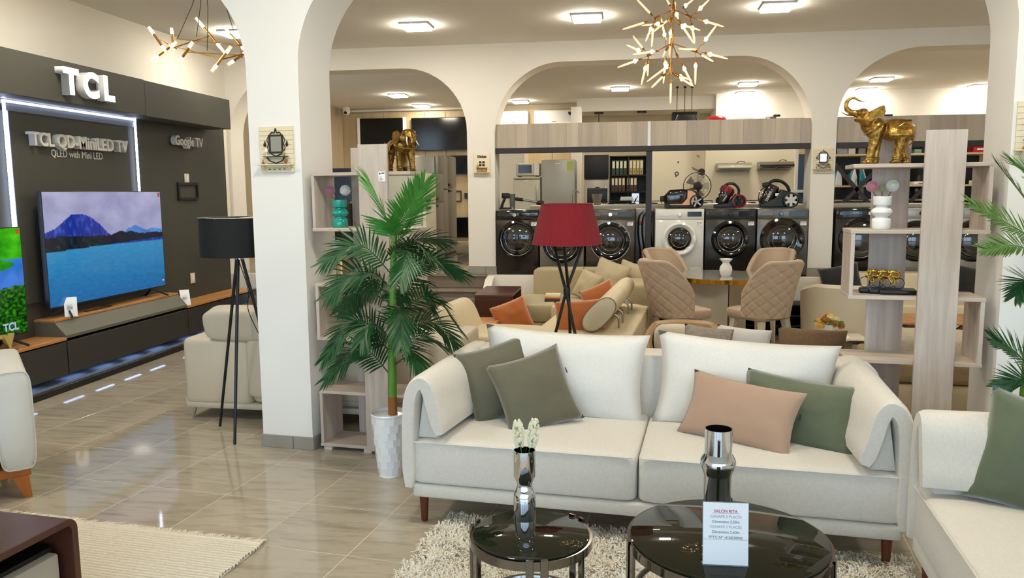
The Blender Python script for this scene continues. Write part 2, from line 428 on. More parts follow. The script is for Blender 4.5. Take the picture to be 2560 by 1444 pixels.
# ceiling lamps: flat square panels
def lamp(x, y, label, m=None):
    t = thing('ceiling_light', label, 'light', (x, y, CE), 0, 'square ceiling lights')
    box('lamp_frame', M_white, -.155, .155, -.155, .155, -.022, 0, t, .006)
    box('diffuser', m or M_warm, -.14, .14, -.14, .14, -.045, -.02, t, .006)
for x, y, l in [(-2.24, 8.45, 'square ceiling light in the front room beside the left pillar arch'), (-.41, 8.36, 'square ceiling light in the front room left of the crystal-like chandelier'),
                (1.45, 8.21, 'square ceiling light in the front room right of the hanging gold chandelier'), (-4.3, 8.45, 'square ceiling light above the ring chandelier by the white pillar'),
                (-4.12, 14.16, 'nearest square ceiling light seen through the left arch'), (-4.14, 15.89, 'middle square ceiling light seen through the left arch'),
                (-.11, 14.05, 'square ceiling light above the fan, front one of its pair'), (.05, 15.69, 'square ceiling light behind its twin, above the long soffit'),
                (-2.06, 15.6, 'square ceiling light over the two white air conditioners'), (2.02, 13.89, 'square ceiling light in front of the bright soffit, nearer of two'),
                (2.15, 15.15, 'square ceiling light right against the bright soffit'), (4.1, 13.75, 'square ceiling light above the raised elephant trunk, nearer one'),
                (4.25, 15.1, 'square ceiling light just behind the elephant trunk tip'), (6.1, 15.0, 'square ceiling light at the edge of the right pillar')]:
    lamp(x, y, l)
# lamps of the front sales floor that light the room out of the frame
for x, y, l in ((-3.6, 2.9, 'square ceiling light out of the picture, above the ribbed rug'), (-1.2, 3.3, 'square ceiling light out of the picture, above the low brown table'), (1.0, 3.1, 'square ceiling light out of the picture, above the large glass table'), (3.8, 3.0, 'square ceiling light out of the picture, above the right-hand sofa')):
    lamp(x, y, l, M_warmf)
lamp(-3.9, 5.6, 'square ceiling light out of the picture, in front of the ring chandelier', M_warmf); lamp(4.2, 7.0, 'square ceiling light out of the picture, beyond the right pillar')
for x, l in ((-3.9, 'left arch'), (-.7, 'central arch, left half'), (1.5, 'central arch, right half'), (4.1, 'right arch')):  # extra lamp row, added out of sight to brighten the rear room
    lamp(x, 10.42, 'added unseen ceiling light just behind the top of the '+l)

# ================================================================ FRONT ROOM
def ribbon(ctrl, th, n=22, thf=None):
    """closed outline of a band of thickness th about a smooth centre line (2D)"""
    P = curve_pts([(p[0], 0, p[1]) for p in ctrl], n); L_, R_ = [], []
    for i, p in enumerate(P):
        t = (P[min(i+1, n)]-P[max(i-1, 0)]).normalized(); nx, nz = -t.z, t.x; h = th/2
        e = min(i, n-i)
        if e == 0: h *= .62
        L_.append((p.x+nx*h, p.z+nz*h)); R_.append((p.x-nx*h, p.z-nz*h))
    return L_ + R_[::-1]
def make_sofa():
    t = thingF('sofa', 'cream three-seat sofa with folded drape arms behind the two smoked glass tables', 'sofa', 2.18, -.45)
    D = Matrix.Translation((-2.18, .45, 0))
    MB().box(1.06, 3.31, -.93, -.02, .142, .212, .014, 3).xf(D).build('base', M_linen, t)
    for x0, x1 in ((1.055, 2.172), (2.176, 3.315)):
        w = (x1-x0)/2
        def puff(v, w=w): return v
        MB().se(((x0+x1)/2, -.55, .325), (w, .385, .114), .13, .085, 72, 24, None, lambda v, w=w: Vector((v.x, v.y, v.z + (.018*(1-(v.x/w)**2)*(1-(v.y/.4)**2) if v.z > 0 else 0)))).xf(D).build('seat_cushion', M_linen, t, ang=1.2)
        s = MB().tube([(x0+.02, -.935, .428), (x1-.02, -.935, .428)], .0035, 6).xf(D).build('seam', M_linen, t)
    MB().se((2.18, -.1, .46), (1.16, .125, .305), .16, .16, 48, 16).xf(D).build('back', M_linen, t, ang=1.2)
    for sgn in (1, -1):
        m = MB(); secs = []
        for b, k, fl in ((-.945, .70, 0), (-.93, .92, 0), (-.905, 1, 0), (-.6, 1, .03), (-.3, 1.03, .06), (-.06, 1.0, .07), (-.03, .8, .07)):
            ctl = [(1.045, .195), (1.045, .42), (1.053, .60), (1.078, .695), (1.122+fl*.5, .727+fl*.25), (1.155+fl, .685), (1.178+fl, .59), (1.214+fl*.8, .475)]
            q = ribbon(ctl, .078*k)
            secs.append([((x if sgn > 0 else 4.36-x), b, z) for x, z in q])
        m.loft(secs).xf(D).build('arm', M_linen, t, ang=1.0)
        tri = [(1.08, .44), (1.185, .44), (1.118, .70)]
        if sgn < 0: tri = [(4.36-x, z) for x, z in tri]
        MB().prism(tri, -.895, -.25, 'y', .012).xf(D).build('arm_panel', M_linen, t)
    for x, y in ((1.10, -.875), (3.26, -.875), (1.10, -.08), (3.26, -.08)):
        MB().lathe([(.0, 0), (.0155, 0), (.017, .008), (.0245, .142), (0, .142)], 16, (x, y, 0)).xf(D).build('leg', M_walnut, t)
    return t
sofa = make_sofa()
love = dup(sofa, FW(3.81, -2.12), TH-PI/2, 'cream linen sofa set at right angles, cut off by the right edge of the picture')
def put(o, a, b, z, yaw=0, lean=0, roll=0):
    M = Matrix.Translation(FW(a, b, z)) @ Matrix.Rotation(TH+yaw, 4, 'Z') @ Matrix.Rotation(-lean, 4, 'X') @ Matrix.Rotation(roll, 4, 'Y'); o.matrix_world = M; return o
def cushion(name, w, h, t, m, label, a, b, z, yaw=0, lean=0, roll=0, seed=0, group=None, cat='pillow', pin=.095, tagm=False):
    o = MB().pillow(w, h, t, 19, pin, seed, .012).build(name, m, None, ang=2.5); tag(o, label, cat, group); put(o, a, b, z, yaw, lean, roll)
    if tagm: box('care_tag', M_black, w/2*.965, w/2*.99, -.006, -.003, h*.1, h*.1+.03, o)
    return o
cushion('back_cushion', .92, .50, .2, M_linen2, 'wide white back cushion on the sofa behind two olive pillows', 1.71, -.305, .655, 0, math.radians(10), math.radians(2), 1, 'white back cushions of the cream sofa', 'cushion', .085)
cushion('back_cushion', .92, .50, .2, M_linen2, 'wide white back cushion on the sofa behind the blush pillow', 2.665, -.305, .645, 0, math.radians(10), math.radians(3), 5, 'white back cushions of the cream sofa', 'cushion', .085)
cushion('throw_pillow', .42, .42, .13, M_olive, 'olive square pillow nearest the sofa arm, partly behind its twin', 1.39, -.44, .640, math.radians(30), math.radians(20), math.radians(-13), 9, 'olive square pillows', tagm=False)
cushion('throw_pillow', .42, .42, .13, M_olive, 'olive square pillow tilted in front of the other olive one', 1.605, -.555, .615, math.radians(28), math.radians(24), math.radians(-14), 13, 'olive square pillows', tagm=True)
cushion('throw_pillow', .58, .33, .14, M_blush, 'blush pink oblong pillow in front of the dark green one', 2.635, -.60, .580, math.radians(-24), math.radians(26), math.radians(4), 17, tagm=True)
cushion('throw_pillow', .60, .35, .14, M_sage, 'dark green oblong pillow against the sofa arm, behind the blush one', 2.915, -.545, .585, math.radians(-20), math.radians(24), math.radians(3), 21)
cushion('throw_pillow', .45, .45, .14, M_sage, 'green pillow at the right edge leaning in the sofa corner', 3.72, -1.19, .63, math.radians(-12), math.radians(14), math.radians(12), 25)
cushion('throw_pillow', .45, .45, .14, M_sage, 'green pillow lying low at the right edge, only its corner in view', 3.90, -1.52, .52, math.radians(-50), math.radians(55), math.radians(8), 29)

# ---- zigzag shelf units of grey oak
def shelf_unit(label, a0, left_first):
    t = thingF('shelf_unit', label, 'bookshelf', a0, 0, 0)
    zs = [.045, .395, .745, 1.09, 1.44, 1.785]
    for z in zs: box('shelf_board', M_woodh, 0, .665, .02, .295, z-.02, z, t, .0015, 1)
    lv = left_first
    for k in range(5):
        z0, z1 = zs[4-k], zs[5-k]-.02
        x0 = .004 if lv else .641
        box('side_panel', M_wood, x0, x0+.02, .021, .294, z0, z1, t, .001, 1); lv = not lv
    box('front_panel', M_wood, .335, .527, 0, .0195, .022, 1.95, t, .001, 1)
    box('rear_panel', M_wood, .145, .335, .296, .316, .022, 1.95, t, .001, 1)
    for x, y in ((.02, .04), (.30, .04), (.62, .04), (.02, .27), (.62, .27)): box('foot', M_edge, x, x+.055, y-.012, y+.03, 0, .025, t)
    return t
sl = shelf_unit('grey oak zigzag shelf beside the white pillar, a dark bronze elephant on top', .045, True)
sr = shelf_unit('grey oak zigzag shelf with the gold raised-trunk elephant on top', 3.20, False)
# printed label on the left unit's front panel
tg = tag(box('price_label', M_paper, -.022, .022, -.002, 0, -.03, .03), 'small white printed price label on the left shelf panel', 'label'); put(tg, .536, -.0005, 1.755)
mbx = MB(); rects(mbx, [(-.017, -.008, .012, .023), (-.002, .018, .017, .024)] + [(-.017, .001+.004*(k % 3), -.004-.007*k, -.002-.007*k) for k in range(4)], -.0026, -.0021); mbx.build('print', M_ink, tg)

# ---- white pot and palm
def facet_pot(t, r0, r1, h):
    m = MB(); n = 12; lv = 8; z0 = .012; H = h-.026
    for k in range(lv):
        f0, f1 = k/lv, (k+1)/lv; ra, rb = r0+(r1-r0)*f0**.8, r0+(r1-r0)*f1**.8; of = (PI/n if k % 2 else 0) + .12*math.sin(k*5.1); lo, hi = [], []
        for j in range(n):
            a = 2*PI*j/n+of; lo.append((ra*1.02*math.cos(a), ra*1.02*math.sin(a), z0+H*f0)); hi.append((rb*1.02*math.cos(a), rb*1.02*math.sin(a), z0+H*f1))
        m.loft([lo, hi], True)
    m.lathe([(0, .0), (r0, .0), (r0*.98, .014)], 28)
    m.lathe([(r1*1.0, h-.02), (r1*1.04, h-.008), (r1*1.02, h), (r1*.94, h-.002), (r1*.9, h-.05), (r1*.86, h-.08)], 28)
    m.build('pot', mat('white_pot', '#f1f2f3', .16, coat=.4), t, True, .12)
    MB().lathe([(0, h-.06), (r1*.93, h-.06)], 24).build('soil', mat('pot_filler', '#cfc3a2', .9), t)
def frond(t, base, mid, tip, m, nl=22, ll=.15, w=.0045, droop=.35, stalk=.2, seed=0, roll=.6, name='frond'):
    rnd = random.Random(seed); P = curve_pts([base, mid, tip], 26); mb = MB(); N_ = len(P)-1
    mb.tube(P, [.0045*(1-.8*i/N_) for i in range(N_+1)], 5)
    side0 = None
    for k in range(nl):
        f = stalk + (1-stalk)*(k/(nl-1)); x = f*N_; i = min(int(x), N_-1); p = P[i].lerp(P[i+1], x-i); T = (P[i+1]-P[i]).normalized()
        side = T.cross(Vector((0, 0, 1)));  side = side.normalized() if side.length > .3 else Vector((1, 0, 0))
        if side0 is not None and side.dot(side0) < 0: side = -side
        side = (side - T*side.dot(T)).normalized(); side0 = side
        up = side.cross(T).normalized()
        if up.z < 0 and abs(T.z) < .8: up = -up
        side, up = side*math.cos(roll)+up*math.sin(roll), up*math.cos(roll)-side*math.sin(roll)
        g = (k/(nl-1)); L = ll*(.5+.75*math.sin(PI*min(1, .15+.75*g)))*(.9+.2*rnd.random())
        for s in (1, -1):
            d = (side*s*(1-.5*g) + T*(.45+.9*g) + up*(.12+.24*rnd.random()-.12)).normalized(); q = p.copy(); ww = w*(.85+.3*rnd.random()); prev = None
            nv = (up - d*up.dot(d)).normalized(); wv = d.cross(nv).normalized()
            for j in range(5):
                u = j/4; hw = ww*(.4, .95, 1.0, .75, .06)[j]
                a = mb.bm.verts.new(q + wv*hw); c = mb.bm.verts.new(q - nv*hw*.35); b = mb.bm.verts.new(q - wv*hw)
                if prev: mb.bm.faces.new((prev[0], a, c, prev[1])); mb.bm.faces.new((prev[1], c, b, prev[2]))
                prev = (a, c, b); d = (d + Vector((0, 0, -droop*.25))).normalized(); wv = (wv - d*wv.dot(d)).normalized(); q = q + d*L/4
    return mb.build(name, m, t, True, 2.0)
palm = thingF('potted_palm', 'tall green artificial palm in a faceted white pot beside the sofa arm', 'plant', .668, -.30)
facet_pot(palm, .068, .104, .38)
A0, B0 = .668, -.30
def loc(p): return (p[0]-A0, p[1]-B0, p[2])
tr = [loc(p) for p in [(0.694, -0.3, 0.366), (0.694, -0.3, 0.475), (0.701, -0.3, 0.784), (0.714, -0.3, 1.066), (0.725, -0.3, 1.297), (0.734, -0.3, 1.445)]]
MB().tube(curve_pts(tr[1:], 20), [.027-.012*i/20 for i in range(21)], 12).build('stalk', M_stalk, palm)
MB().tube(curve_pts([(tr[0][0], 0, .28), tr[0], tr[1]], 8), [.022, .024, .026, .027, .027, .027, .027, .0265, .026], 12).build('stalk_base', M_bark, palm)
FR = [[(0.723, -0.3, 1.388), (0.68, -0.34, 1.571), (0.613, -0.36, 1.723)], [(0.714, -0.3, 1.399), (0.86, -0.4, 1.549), (0.975, -0.46, 1.696)], [(0.724, -0.28, 1.364), (0.818, -0.24, 1.477), (0.886, -0.2, 1.663)], [(0.722, -0.3, 1.182), (0.557, -0.38, 1.365), (0.365, -0.44, 1.27)], [(0.732, -0.3, 1.343), (0.87, -0.22, 1.394), (0.972, -0.16, 1.372)], [(0.718, -0.3, 1.054), (0.558, -0.42, 1.2), (0.424, -0.5, 1.096)], [(0.725, -0.3, 1.297), (0.878, -0.46, 1.333), (0.885, -0.6, 1.195)], [(0.72, -0.3, 1.124), (0.921, -0.3, 1.272), (1.114, -0.26, 1.201)], [(0.719, -0.3, 1.066), (0.89, -0.38, 1.184), (1.017, -0.44, 1.007)], [(0.712, -0.3, 1.019), (0.503, -0.26, 1.084), (0.327, -0.2, 0.958)], [(0.715, -0.3, 0.949), (0.986, -0.42, 1.092), (1.183, -0.5, 0.925)], [(0.71, -0.3, 0.926), (0.823, -0.46, 1.018), (0.872, -0.58, 0.845)], [(0.701, -0.3, 0.784), (0.527, -0.4, 0.936), (0.359, -0.46, 0.732)], [(0.712, -0.3, 0.832), (0.908, -0.22, 0.908), (1.049, -0.16, 0.767)], [(0.709, -0.3, 0.738), (0.914, -0.4, 0.862), (1.08, -0.46, 0.812)], [(0.704, -0.3, 0.714), (0.856, -0.44, 0.799), (0.956, -0.52, 0.703)], [(0.695, -0.3, 0.594), (0.539, -0.36, 0.761), (0.327, -0.4, 0.587)], [(0.706, -0.3, 0.808), (0.634, -0.42, 0.92), (0.607, -0.5, 0.842)], [(0.731, -0.3, 1.32), (0.887, -0.36, 1.371), (1.02, -0.44, 1.289)], [(0.72, -0.3, 1.112), (0.542, -0.2, 1.144), (0.368, -0.12, 0.985)]]
RO = (.1, .2, .2, .9, .5, .9, .2, .8, .5, -.9, .7, .1, .9, .8, .7, .2, .9, .4, .4, -.7)
for k, (a, b, c) in enumerate(FR):
    frond(palm, loc(a), loc(b), loc(c), M_leafl if k in (0, 1, 2) else M_leaf, 30 if k in (0, 1, 3, 7, 10, 12, 16) else 26, .15 if k < 3 else .135, .0072 if k < 3 else .0062, .10 if k < 3 else .38, .06 if k < 3 else .16, k, RO[k])
for k in range(6):
    z = .62+.13*k; an = k*2.4+.6; R_ = .15+.02*(k % 3); b = Vector((.012, 0, z)); frond(palm, b, b+Vector((R_*.6*math.cos(an), R_*.6*math.sin(an), .07)), b+Vector((R_*1.35*math.cos(an), R_*1.35*math.sin(an), .0)), M_leaf, 22, .115, .006, .36, .14, 80+k, .35)
# second palm, at the right edge
pal2 = thingF('potted_palm', 'stiff yellow-green palm at the right edge before the bluish white pillar', 'plant', 3.93, -.36)
facet_pot(pal2, .075, .115, .40)
A0, B0 = 3.93, -.36
MB().tube(curve_pts([(0, 0, .32), (.01, 0, .8), (0, .01, 1.45)], 14), [.03-.012*i/14 for i in range(15)], 12).build('stalk', M_stalk, pal2)
F2 = [[(4.017, -0.36, 1.414), (3.87, -0.4, 1.597), (3.742, -0.42, 1.758)], [(4.022, -0.36, 1.34), (3.817, -0.46, 1.473), (3.612, -0.52, 1.582)], [(4.028, -0.36, 1.248), (3.833, -0.5, 1.389), (3.654, -0.6, 1.387)], [(4.012, -0.36, 1.487), (3.939, -0.3, 1.688), (3.841, -0.28, 1.775)], [(4.036, -0.36, 1.118), (3.901, -0.4, 1.231), (3.836, -0.46, 1.167)], [(4.067, -0.36, 0.664), (3.875, -0.42, 0.887), (3.757, -0.46, 0.96)], [(4.072, -0.36, 0.587), (3.924, -0.42, 0.766), (3.802, -0.46, 0.739)], [(4.035, -0.36, 1.377), (4.12, -0.4, 1.525), (4.198, -0.46, 1.596)], [(4.053, -0.36, 1.118), (4.14, -0.4, 1.254), (4.242, -0.46, 1.209)]]
for k, (a, b, c) in enumerate(F2):
    frond(pal2, loc(a), loc(b), loc(c), M_leafy if k not in (4, 5, 6) else M_leaf, 40, .095, .0042, .05, .10, 40+k, .9 if k in (1, 2, 5, 6) else .4)
for k in range(3):
    p = loc([(3.948, -0.4, 1.251), (3.969, -0.4, 0.934), (3.99, -0.4, 0.612)][k]); MB().tube(curve_pts([(p[0], p[1], p[2]), (p[0]-.06, p[1], p[2]-.01), (p[0]-.11, p[1], p[2]-.045)], 8), .0012, 4).build('dry_fibre', mat('dry_fibre', '#6d6252', .8), pal2)

# ---- smoked glass coffee tables with gunmetal frames
def coffee_table(label, a, b, R, h, angs):
    t = thingF('coffee_table', label, 'table', a, b, 0)
    MB().lathe([(0, h-.012), (R-.016, h-.012), (R-.010, h-.008), (R-.010, h-.002), (R-.014, h), (0, h)], 64).build('glass_top', M_glassdk, t)
    MB().lathe([(R-.012, h-.038), (R, h-.038), (R, h-.006), (R-.012, h-.006), (R-.012, h-.038)], 64).build('rim', M_gun, t)
    MB().tube([((R-.03)*math.cos(k/40*2*PI), (R-.03)*math.sin(k/40*2*PI), .19) for k in range(41)], .011, 8, False).build('lower_ring', M_gun, t)
    for an in angs:
        for d in (-1, 1):
            q = math.radians(an)+d*.024/R; c, s = math.cos(q), math.sin(q)
            MB().obox(((R+.004)*c, (R+.004)*s, h/2+.002), (.012, .026, h+.004), (0, 0, q), .002, 1).build('leg', M_gun, t)
            MB().obox(((R-.012)*c, (R-.012)*s, .19), (.034, .012, .012), (0, 0, q)).build('strut', M_gun, t)
    return t
coffee_table('small round smoked glass table holding the flower vase', 1.885, -1.865, .218, .45, (172, 288, 52))
coffee_table('large round smoked glass table holding the printed sign', 2.565, -1.67, .358, .42, (203, 338, 92))
def chrome_vase(label, a, b, z, prof):
    t = thingF('chrome_vase', label, 'vase', a, b, z)
    r = prof[-1][0]
    MB().lathe([(0, 0)] + prof + [(r-.003, prof[-1][1]), (r-.004, prof[-1][1]-.07), (0, prof[-1][1]-.07)], 40).build('body', M_chrome, t, ang=.5); return t
cv = chrome_vase('narrow-waisted chrome vase holding two cream flower spikes', 1.835, -1.75, .45, [(.041, 0), (.041, .068), (.041, .098), (.036, .108), (.029, .125), (.028, .133), (.031, .145), (.041, .165), (.041, .262)])
chrome_vase('tall empty chrome vase with a bulging ring behind the sign', 2.527, -1.50, .42, [(.052, 0), (.052, .165), (.055, .175), (.066, .205), (.067, .218), (.062, .232), (.051, .25), (.051, .345)])
for k, (dx, dy, h, l) in enumerate(((-.018, 0, .10, 'cream flower spike in the chrome vase, shorter of the two'), (.026, .012, .105, 'cream flower spike in the chrome vase, taller of the two'))):
    m = MB(); rnd = random.Random(k)
    t = thingF('flower_spike', l, 'flower', 1.835, -1.75, .645, 0, 'cream flower spikes')
    MB().tube([(0, 0, 0), (dx*.6, dy, .06), (dx, dy, .10)], .0015, 5).build('stem', M_stalk, t)
    for i in range(90):
        f = rnd.random(); an = rnd.random()*2*PI; r = .019*math.sin(PI*(.12+.8*f))**.7
        m.se((dx+dx*.4*f+r*math.cos(an), dy+r*math.sin(an), .078+h*f), (.0055, .0055, .0075), 1, 1, 5, 4)
    m.build('florets', mat('cream_petal', '#eee8c8', .7), t)
# printed sign in an acrylic stand
sg = thingF('sign_stand', 'white printed price sign leaning in a clear stand on the large table', 'sign', 2.553, -1.905, .42, math.radians(8))
Ms = Matrix.Rotation(math.radians(-6), 4, 'X')
mb = MB().box(-.075, .075, .0025, .0045, 0, .212).box(-.075, .075, -.002, .05, 0, .003); mb.xf(Ms).build('holder', mat('acrylic', '#eef4f7', .03, trans=.9), sg)
MB().box(-.073, .073, 0, .002, .004, .21).xf(Ms).build('sheet', M_paper, sg)
for s, sz, z, m in (('SALON RITA', .0135, .178, mat('sign_red', '#c4496a', .8)), ('CANAPE 3 PLACES', .0125, .160, mat('sign_grey', '#b4bac0', .8)), ('Dimension 2.50m', .0125, .143, mat('sign_grey2', '#8f979f', .8)),
                 ('CANAPE 2 PLACES', .0125, .126, MATS['sign_grey']), ('Dimension 2.60m', .0125, .109, MATS['sign_grey2']), ('PPTC N° :4160.000dt', .0125, .091, MATS['sign_grey2'])):
    o = text('lettering', s, m, sz, sg, Ms @ Vector((0, -.0006, z)), (PI/2-math.radians(6), 0, 0), .0002, .0002)
    if s[0] in 'SP':
        w = len(s)*sz*.32; MB().box(-w, w, -.0008, -.0004, z-.003, z-.0022).xf(Ms).build('underline', m, sg)

# ---- shaggy rug
rug = thingF('shag_rug', 'cream shaggy rug under the two glass tables', 'rug', 2.27, -1.9)
box('backing', mat('rug_backing', '#cfc6b4', .95), -1.06, 1.08, -1.12, 1.08, 0, .012, rug)
rng = np.random.default_rng(3); nb = 42000
bx = rng.uniform(-1.07, 1.09, nb); by = rng.uniform(-.75, 1.09, nb)
keep = (bx < .15) | (by > .55) | (rng.random(nb) < .4); bx, by = bx[keep], by[keep]; nb = len(bx)
cl = np.array([noise.noise((x*9, y*9, 0)) for x, y in zip(bx, by)])*2.5+1.2
th = cl*2 + rng.normal(0, .7, nb); le = rng.uniform(.018, .034, nb); dx, dy = np.cos(th), np.sin(th); wd = .0028
v = np.zeros((nb, 5, 3)); z0 = .01
v[:, 0] = np.stack([bx-dy*wd, by+dx*wd, np.full(nb, z0)], -1); v[:, 1] = np.stack([bx+dy*wd, by-dx*wd, np.full(nb, z0)], -1)
mx, my = bx+dx*le*.45, by+dy*le*.45; hz = z0+le*.75
v[:, 2] = np.stack([mx+dy*wd, my-dx*wd, hz], -1); v[:, 3] = np.stack([mx-dy*wd, my+dx*wd, hz], -1); v[:, 4] = np.stack([bx+dx*le, by+dy*le, hz*.8+.006], -1)
i5 = np.arange(nb)*5; faces = [(a, a+1, a+2, a+3) for a in i5] + [(a+3, a+2, a+4) for a in i5]
me = bpy.data.meshes.new('pile'); me.from_pydata(v.reshape(-1, 3).tolist(), [], [tuple(int(q) for q in f) for f in faces]); me.materials.append(mat('rug_pile', '#f0ebdf', .95, var=((3.5, 3.5, 3.5), '#ddd3bf', .9)))
o = bpy.data.objects.new('pile', me); COL.objects.link(o); o.parent = rug; o['kind'] = 'stuff'
# ---- ribbed rug with a fringe
rb = thingF('ribbed_rug', 'cream ribbed rug with a knotted fringe beside the brown low table', 'rug', -.55, -1.9)
M_rib = mat('ribbed_rug', '#e4dccb', .95, bump=(500, .5), var=((60, 60, 60), '#d3c7b2', .7))
mb = MB(); nr = 66
def rf_(i, j):
    x = -.95+i*1.955; y = -.9+j*1.46; ph = (j*nr) % 1.0
    return (x+.004*math.sin(y*40), y+.004*noise.noise((x*3, y*20, 0)), .004+.014*abs(math.sin(PI*(j*nr)))**.5+.002*noise.noise((x*30, y*30, 1)))
mb.grid(rf_, 36, nr*4+1); mb.box(-.95, 1.005, -.9, .565, 0, .006); mb.build('weave', M_rib, rb, ang=2)
fm = MB(); rnd = random.Random(5)
for k in range(220):
    x = -.93+k*.0088; a = rnd.uniform(-.6, .9); L = rnd.uniform(.035, .065)
    fm.tube([(x, .555, .012), (x+.006, .575, .018), (x+L*a*.5, .58+L*.5, .012), (x+L*a, .585+L*.8, .006)], [.0035, .004, .0035, .002], 4)
fm.tube([(-.94, .562, .014), (1.0, .562, .014)], .007, 6)
fm.build('fringe', mat('fringe_wool', '#e2d8c6', .95), rb)['kind'] = 'stuff'

# ---- brown low table, bottom left
bt = thingF('low_table', 'brown leather-wrapped low table with a grey drawer, bottom left corner', 'table', -.32, -2.55)
def bentslab(y1, z1, y0, th, r):
    out = [(y0, z1), (y1-r, z1)] + [(y1-r+r*math.sin(q), z1-r+r*math.cos(q)) for q in [PI/2*k/8 for k in range(1, 9)]] + [(y1, 0), (y1-th, 0)]
    ri = r-th if r > th else .01
    inn = [(y1-th, z1-r)] + [(y1-th-ri+ri*math.cos(q), z1-r+ri*math.sin(q)) for q in [PI/2*k/8 for k in range(1, 9)]] + [(y0, z1-th)]
    return out+inn
MB().prism(bentslab(.50, .42, -.6, .028, .05), -.75, .435, 'x', .003, 1).build('wrap', M_choc, bt)
MB().box(-.75, .395, -.6, .44, .10, .29, .012).build('drawer', mat('taupe_leather', '#a9a395', .4), bt)
MB().box(-.75, .36, -.6, .44, .292, .31).build('inner_shelf', M_black, bt)
MB().box(-.72, .34, -.6, .40, 0, .10).build('plinth', M_black, bt)
cd = thingF('card_holder', 'small clear card holder on the brown low table at the left edge', 'sign', -.42, -2.19, .42, .3)
box('card', mat('lilac_card', '#c9cde8', .5), -.05, .05, 0, .003, .004, .12, cd); box('foot', mat('acrylic', '#eef4f7', .03), -.05, .05, -.02, .03, 0, .004, cd)

# ---- armchair cut by the left edge
ac = thingF('armchair', 'pale grey armchair on a honey wood base at the left edge', 'armchair', -1.665, -1.16, 0, math.radians(50))
M_arm = mat('pale_grey_fabric', '#c9c7be', .8, sheen=.2, bump=(300, .25))
for s in (1, -1):
    m = MB(); secs = []
    for y, k in ((-.395, .8), (-.38, 1), (-.1, 1), (.3, 1.02), (.34, .9)):
        q = []
        for j in range(24):
            an = 2*PI*j/24; u = math.copysign(abs(math.cos(an))**.35, math.cos(an)); w = math.copysign(abs(math.sin(an))**.35, math.sin(an))
            tp = .06 if w > 0 else 0
            q.append((s*.355+u*.085*k + (0), y, .445+w*(.27+.02*(y+.4))*k))
        secs.append(q)
    m.loft(secs).build('arm', M_arm, ac, ang=1.2)
    pts = [(s*.355+.085*math.copysign(abs(math.cos(2*PI*j/40))**.35, math.cos(2*PI*j/40)), -.382, .445+.271*math.copysign(abs(math.sin(2*PI*j/40))**.35, math.sin(2*PI*j/40))) for j in range(41)]
    MB().tube(pts, .004, 5, False).build('piping', M_arm, ac)
MB().se((0, -.06, .29), (.275, .36, .10), .3, .2, 40, 14).build('seat_cushion', M_arm, ac, ang=1.2)
MB().se((0, .30, .42), (.40, .10, .28), .3, .25, 40, 14).build('back', M_arm, ac, ang=1.2)
M_honey = mat('honey_wood', '#b06a30', .4, var=((30, 30, 4), '#96561f', .6))
MB().box(-.41, .41, -.36, .34, .125, .18, .01).build('base_rail', M_honey, ac)
for x, y, k in ((.37, -.33, 1), (-.37, -.33, -1), (.37, .3, 1), (-.37, .3, -1)):
    MB().loft([[(x+dx*.9+k*.018, y+dy*.9, 0) for dx, dy in ((-.02, -.02), (.02, -.02), (.02, .02), (-.02, .02))], [(x+dx*2-k*.012, y+dy*1.6, .13) for dx, dy in ((-.02, -.02), (.02, -.02), (.02, .02), (-.02, .02))]]).build('leg', M_honey, ac)

# ---- black tripod floor lamp and red tripod floor lamp
fl = thingF('floor_lamp', 'black drum shade floor lamp on a tripod before the white pillar', 'lamp', -.646, .256)
ap = Vector((0, 0, 1.24))
for x, y in ((-.271, .069), (.075, -.269), (.195, .20)):
    MB().tube([(x, y, 0), (x*.06, y*.06, 1.235)], [.0095, .0115], 8).build('leg', M_blackm, fl)
MB().lathe([(.0, 1.215), (.03, 1.215), (.03, 1.245), (0, 1.25)], 16).build('hub', M_chrome, fl)
MB().lathe([(.25, 1.24), (.25, 1.50)], 48).lathe([(.246, 1.24), (.246, 1.50)], 48).build('shade', mat('black_shade', '#111416', .8), fl)
MB().tube([(.25*math.cos(k/48*2*PI), .25*math.sin(k/48*2*PI), 1.50) for k in range(49)], .0025, 5, False).build('shade_ring', M_steel, fl)
MB().tube([(.25, 0, 1.495), (-.25, 0, 1.495)], .003, 5).tube([(0, .25, 1.495), (0, -.25, 1.495)], .003, 5).tube([(0, 0, 1.25), (0, 0, 1.495)], .008, 6).build('spider', M_steel, fl)
MB().tube(curve_pts([(.0, .0, 1.2), (.04, .03, 1.0), (.02, .05, .85), (.09, .10, .62), (.10, .12, .5), (.17, .19, .02)], 24), .003, 5).build('cable', M_black, fl)
RLX, RLY = -.39, 5.30
rl = thing('floor_lamp', 'red pleated shade floor lamp on crossed black legs behind the sofa', 'lamp', (RLX, RLY, 0))
m = MB()
def pl(i, j):
    a = 2*PI*i; r = (.236+(.172-.236)*j)*(1+.008*math.sin(a*64)); return (r*math.cos(a), r*math.sin(a), 1.305+.268*j)
m.grid(pl, 256, 6, True).build('shade', M_red, rl, ang=2)
for z, r in ((1.305, .237), (1.573, .173)): MB().tube([(r*math.cos(k/48*2*PI), r*math.sin(k/48*2*PI), z) for k in range(49)], .003, 5, False).build('shade_ring', mat('red_trim', '#8e1424', .7), rl)
for an in (0, 120, 240):
    q = math.radians(an+25); c, s = math.cos(q), math.sin(q); MB().tube([(.115*c, .115*s, 1.29), (-.012*s, .012*c, .985), (-.27*c, -.27*s, 0)], .0105, 8).build('leg', M_blackm, rl)
    MB().tube([(.115*c, .115*s, 1.29), (.02*c, .02*s, 1.30)], .006, 6).build('shade_arm', M_blackm, rl)
MB().lathe([(0, .96), (.022, .96), (.024, .985), (.022, 1.01), (0, 1.01)], 14).build('joint', M_black, rl)
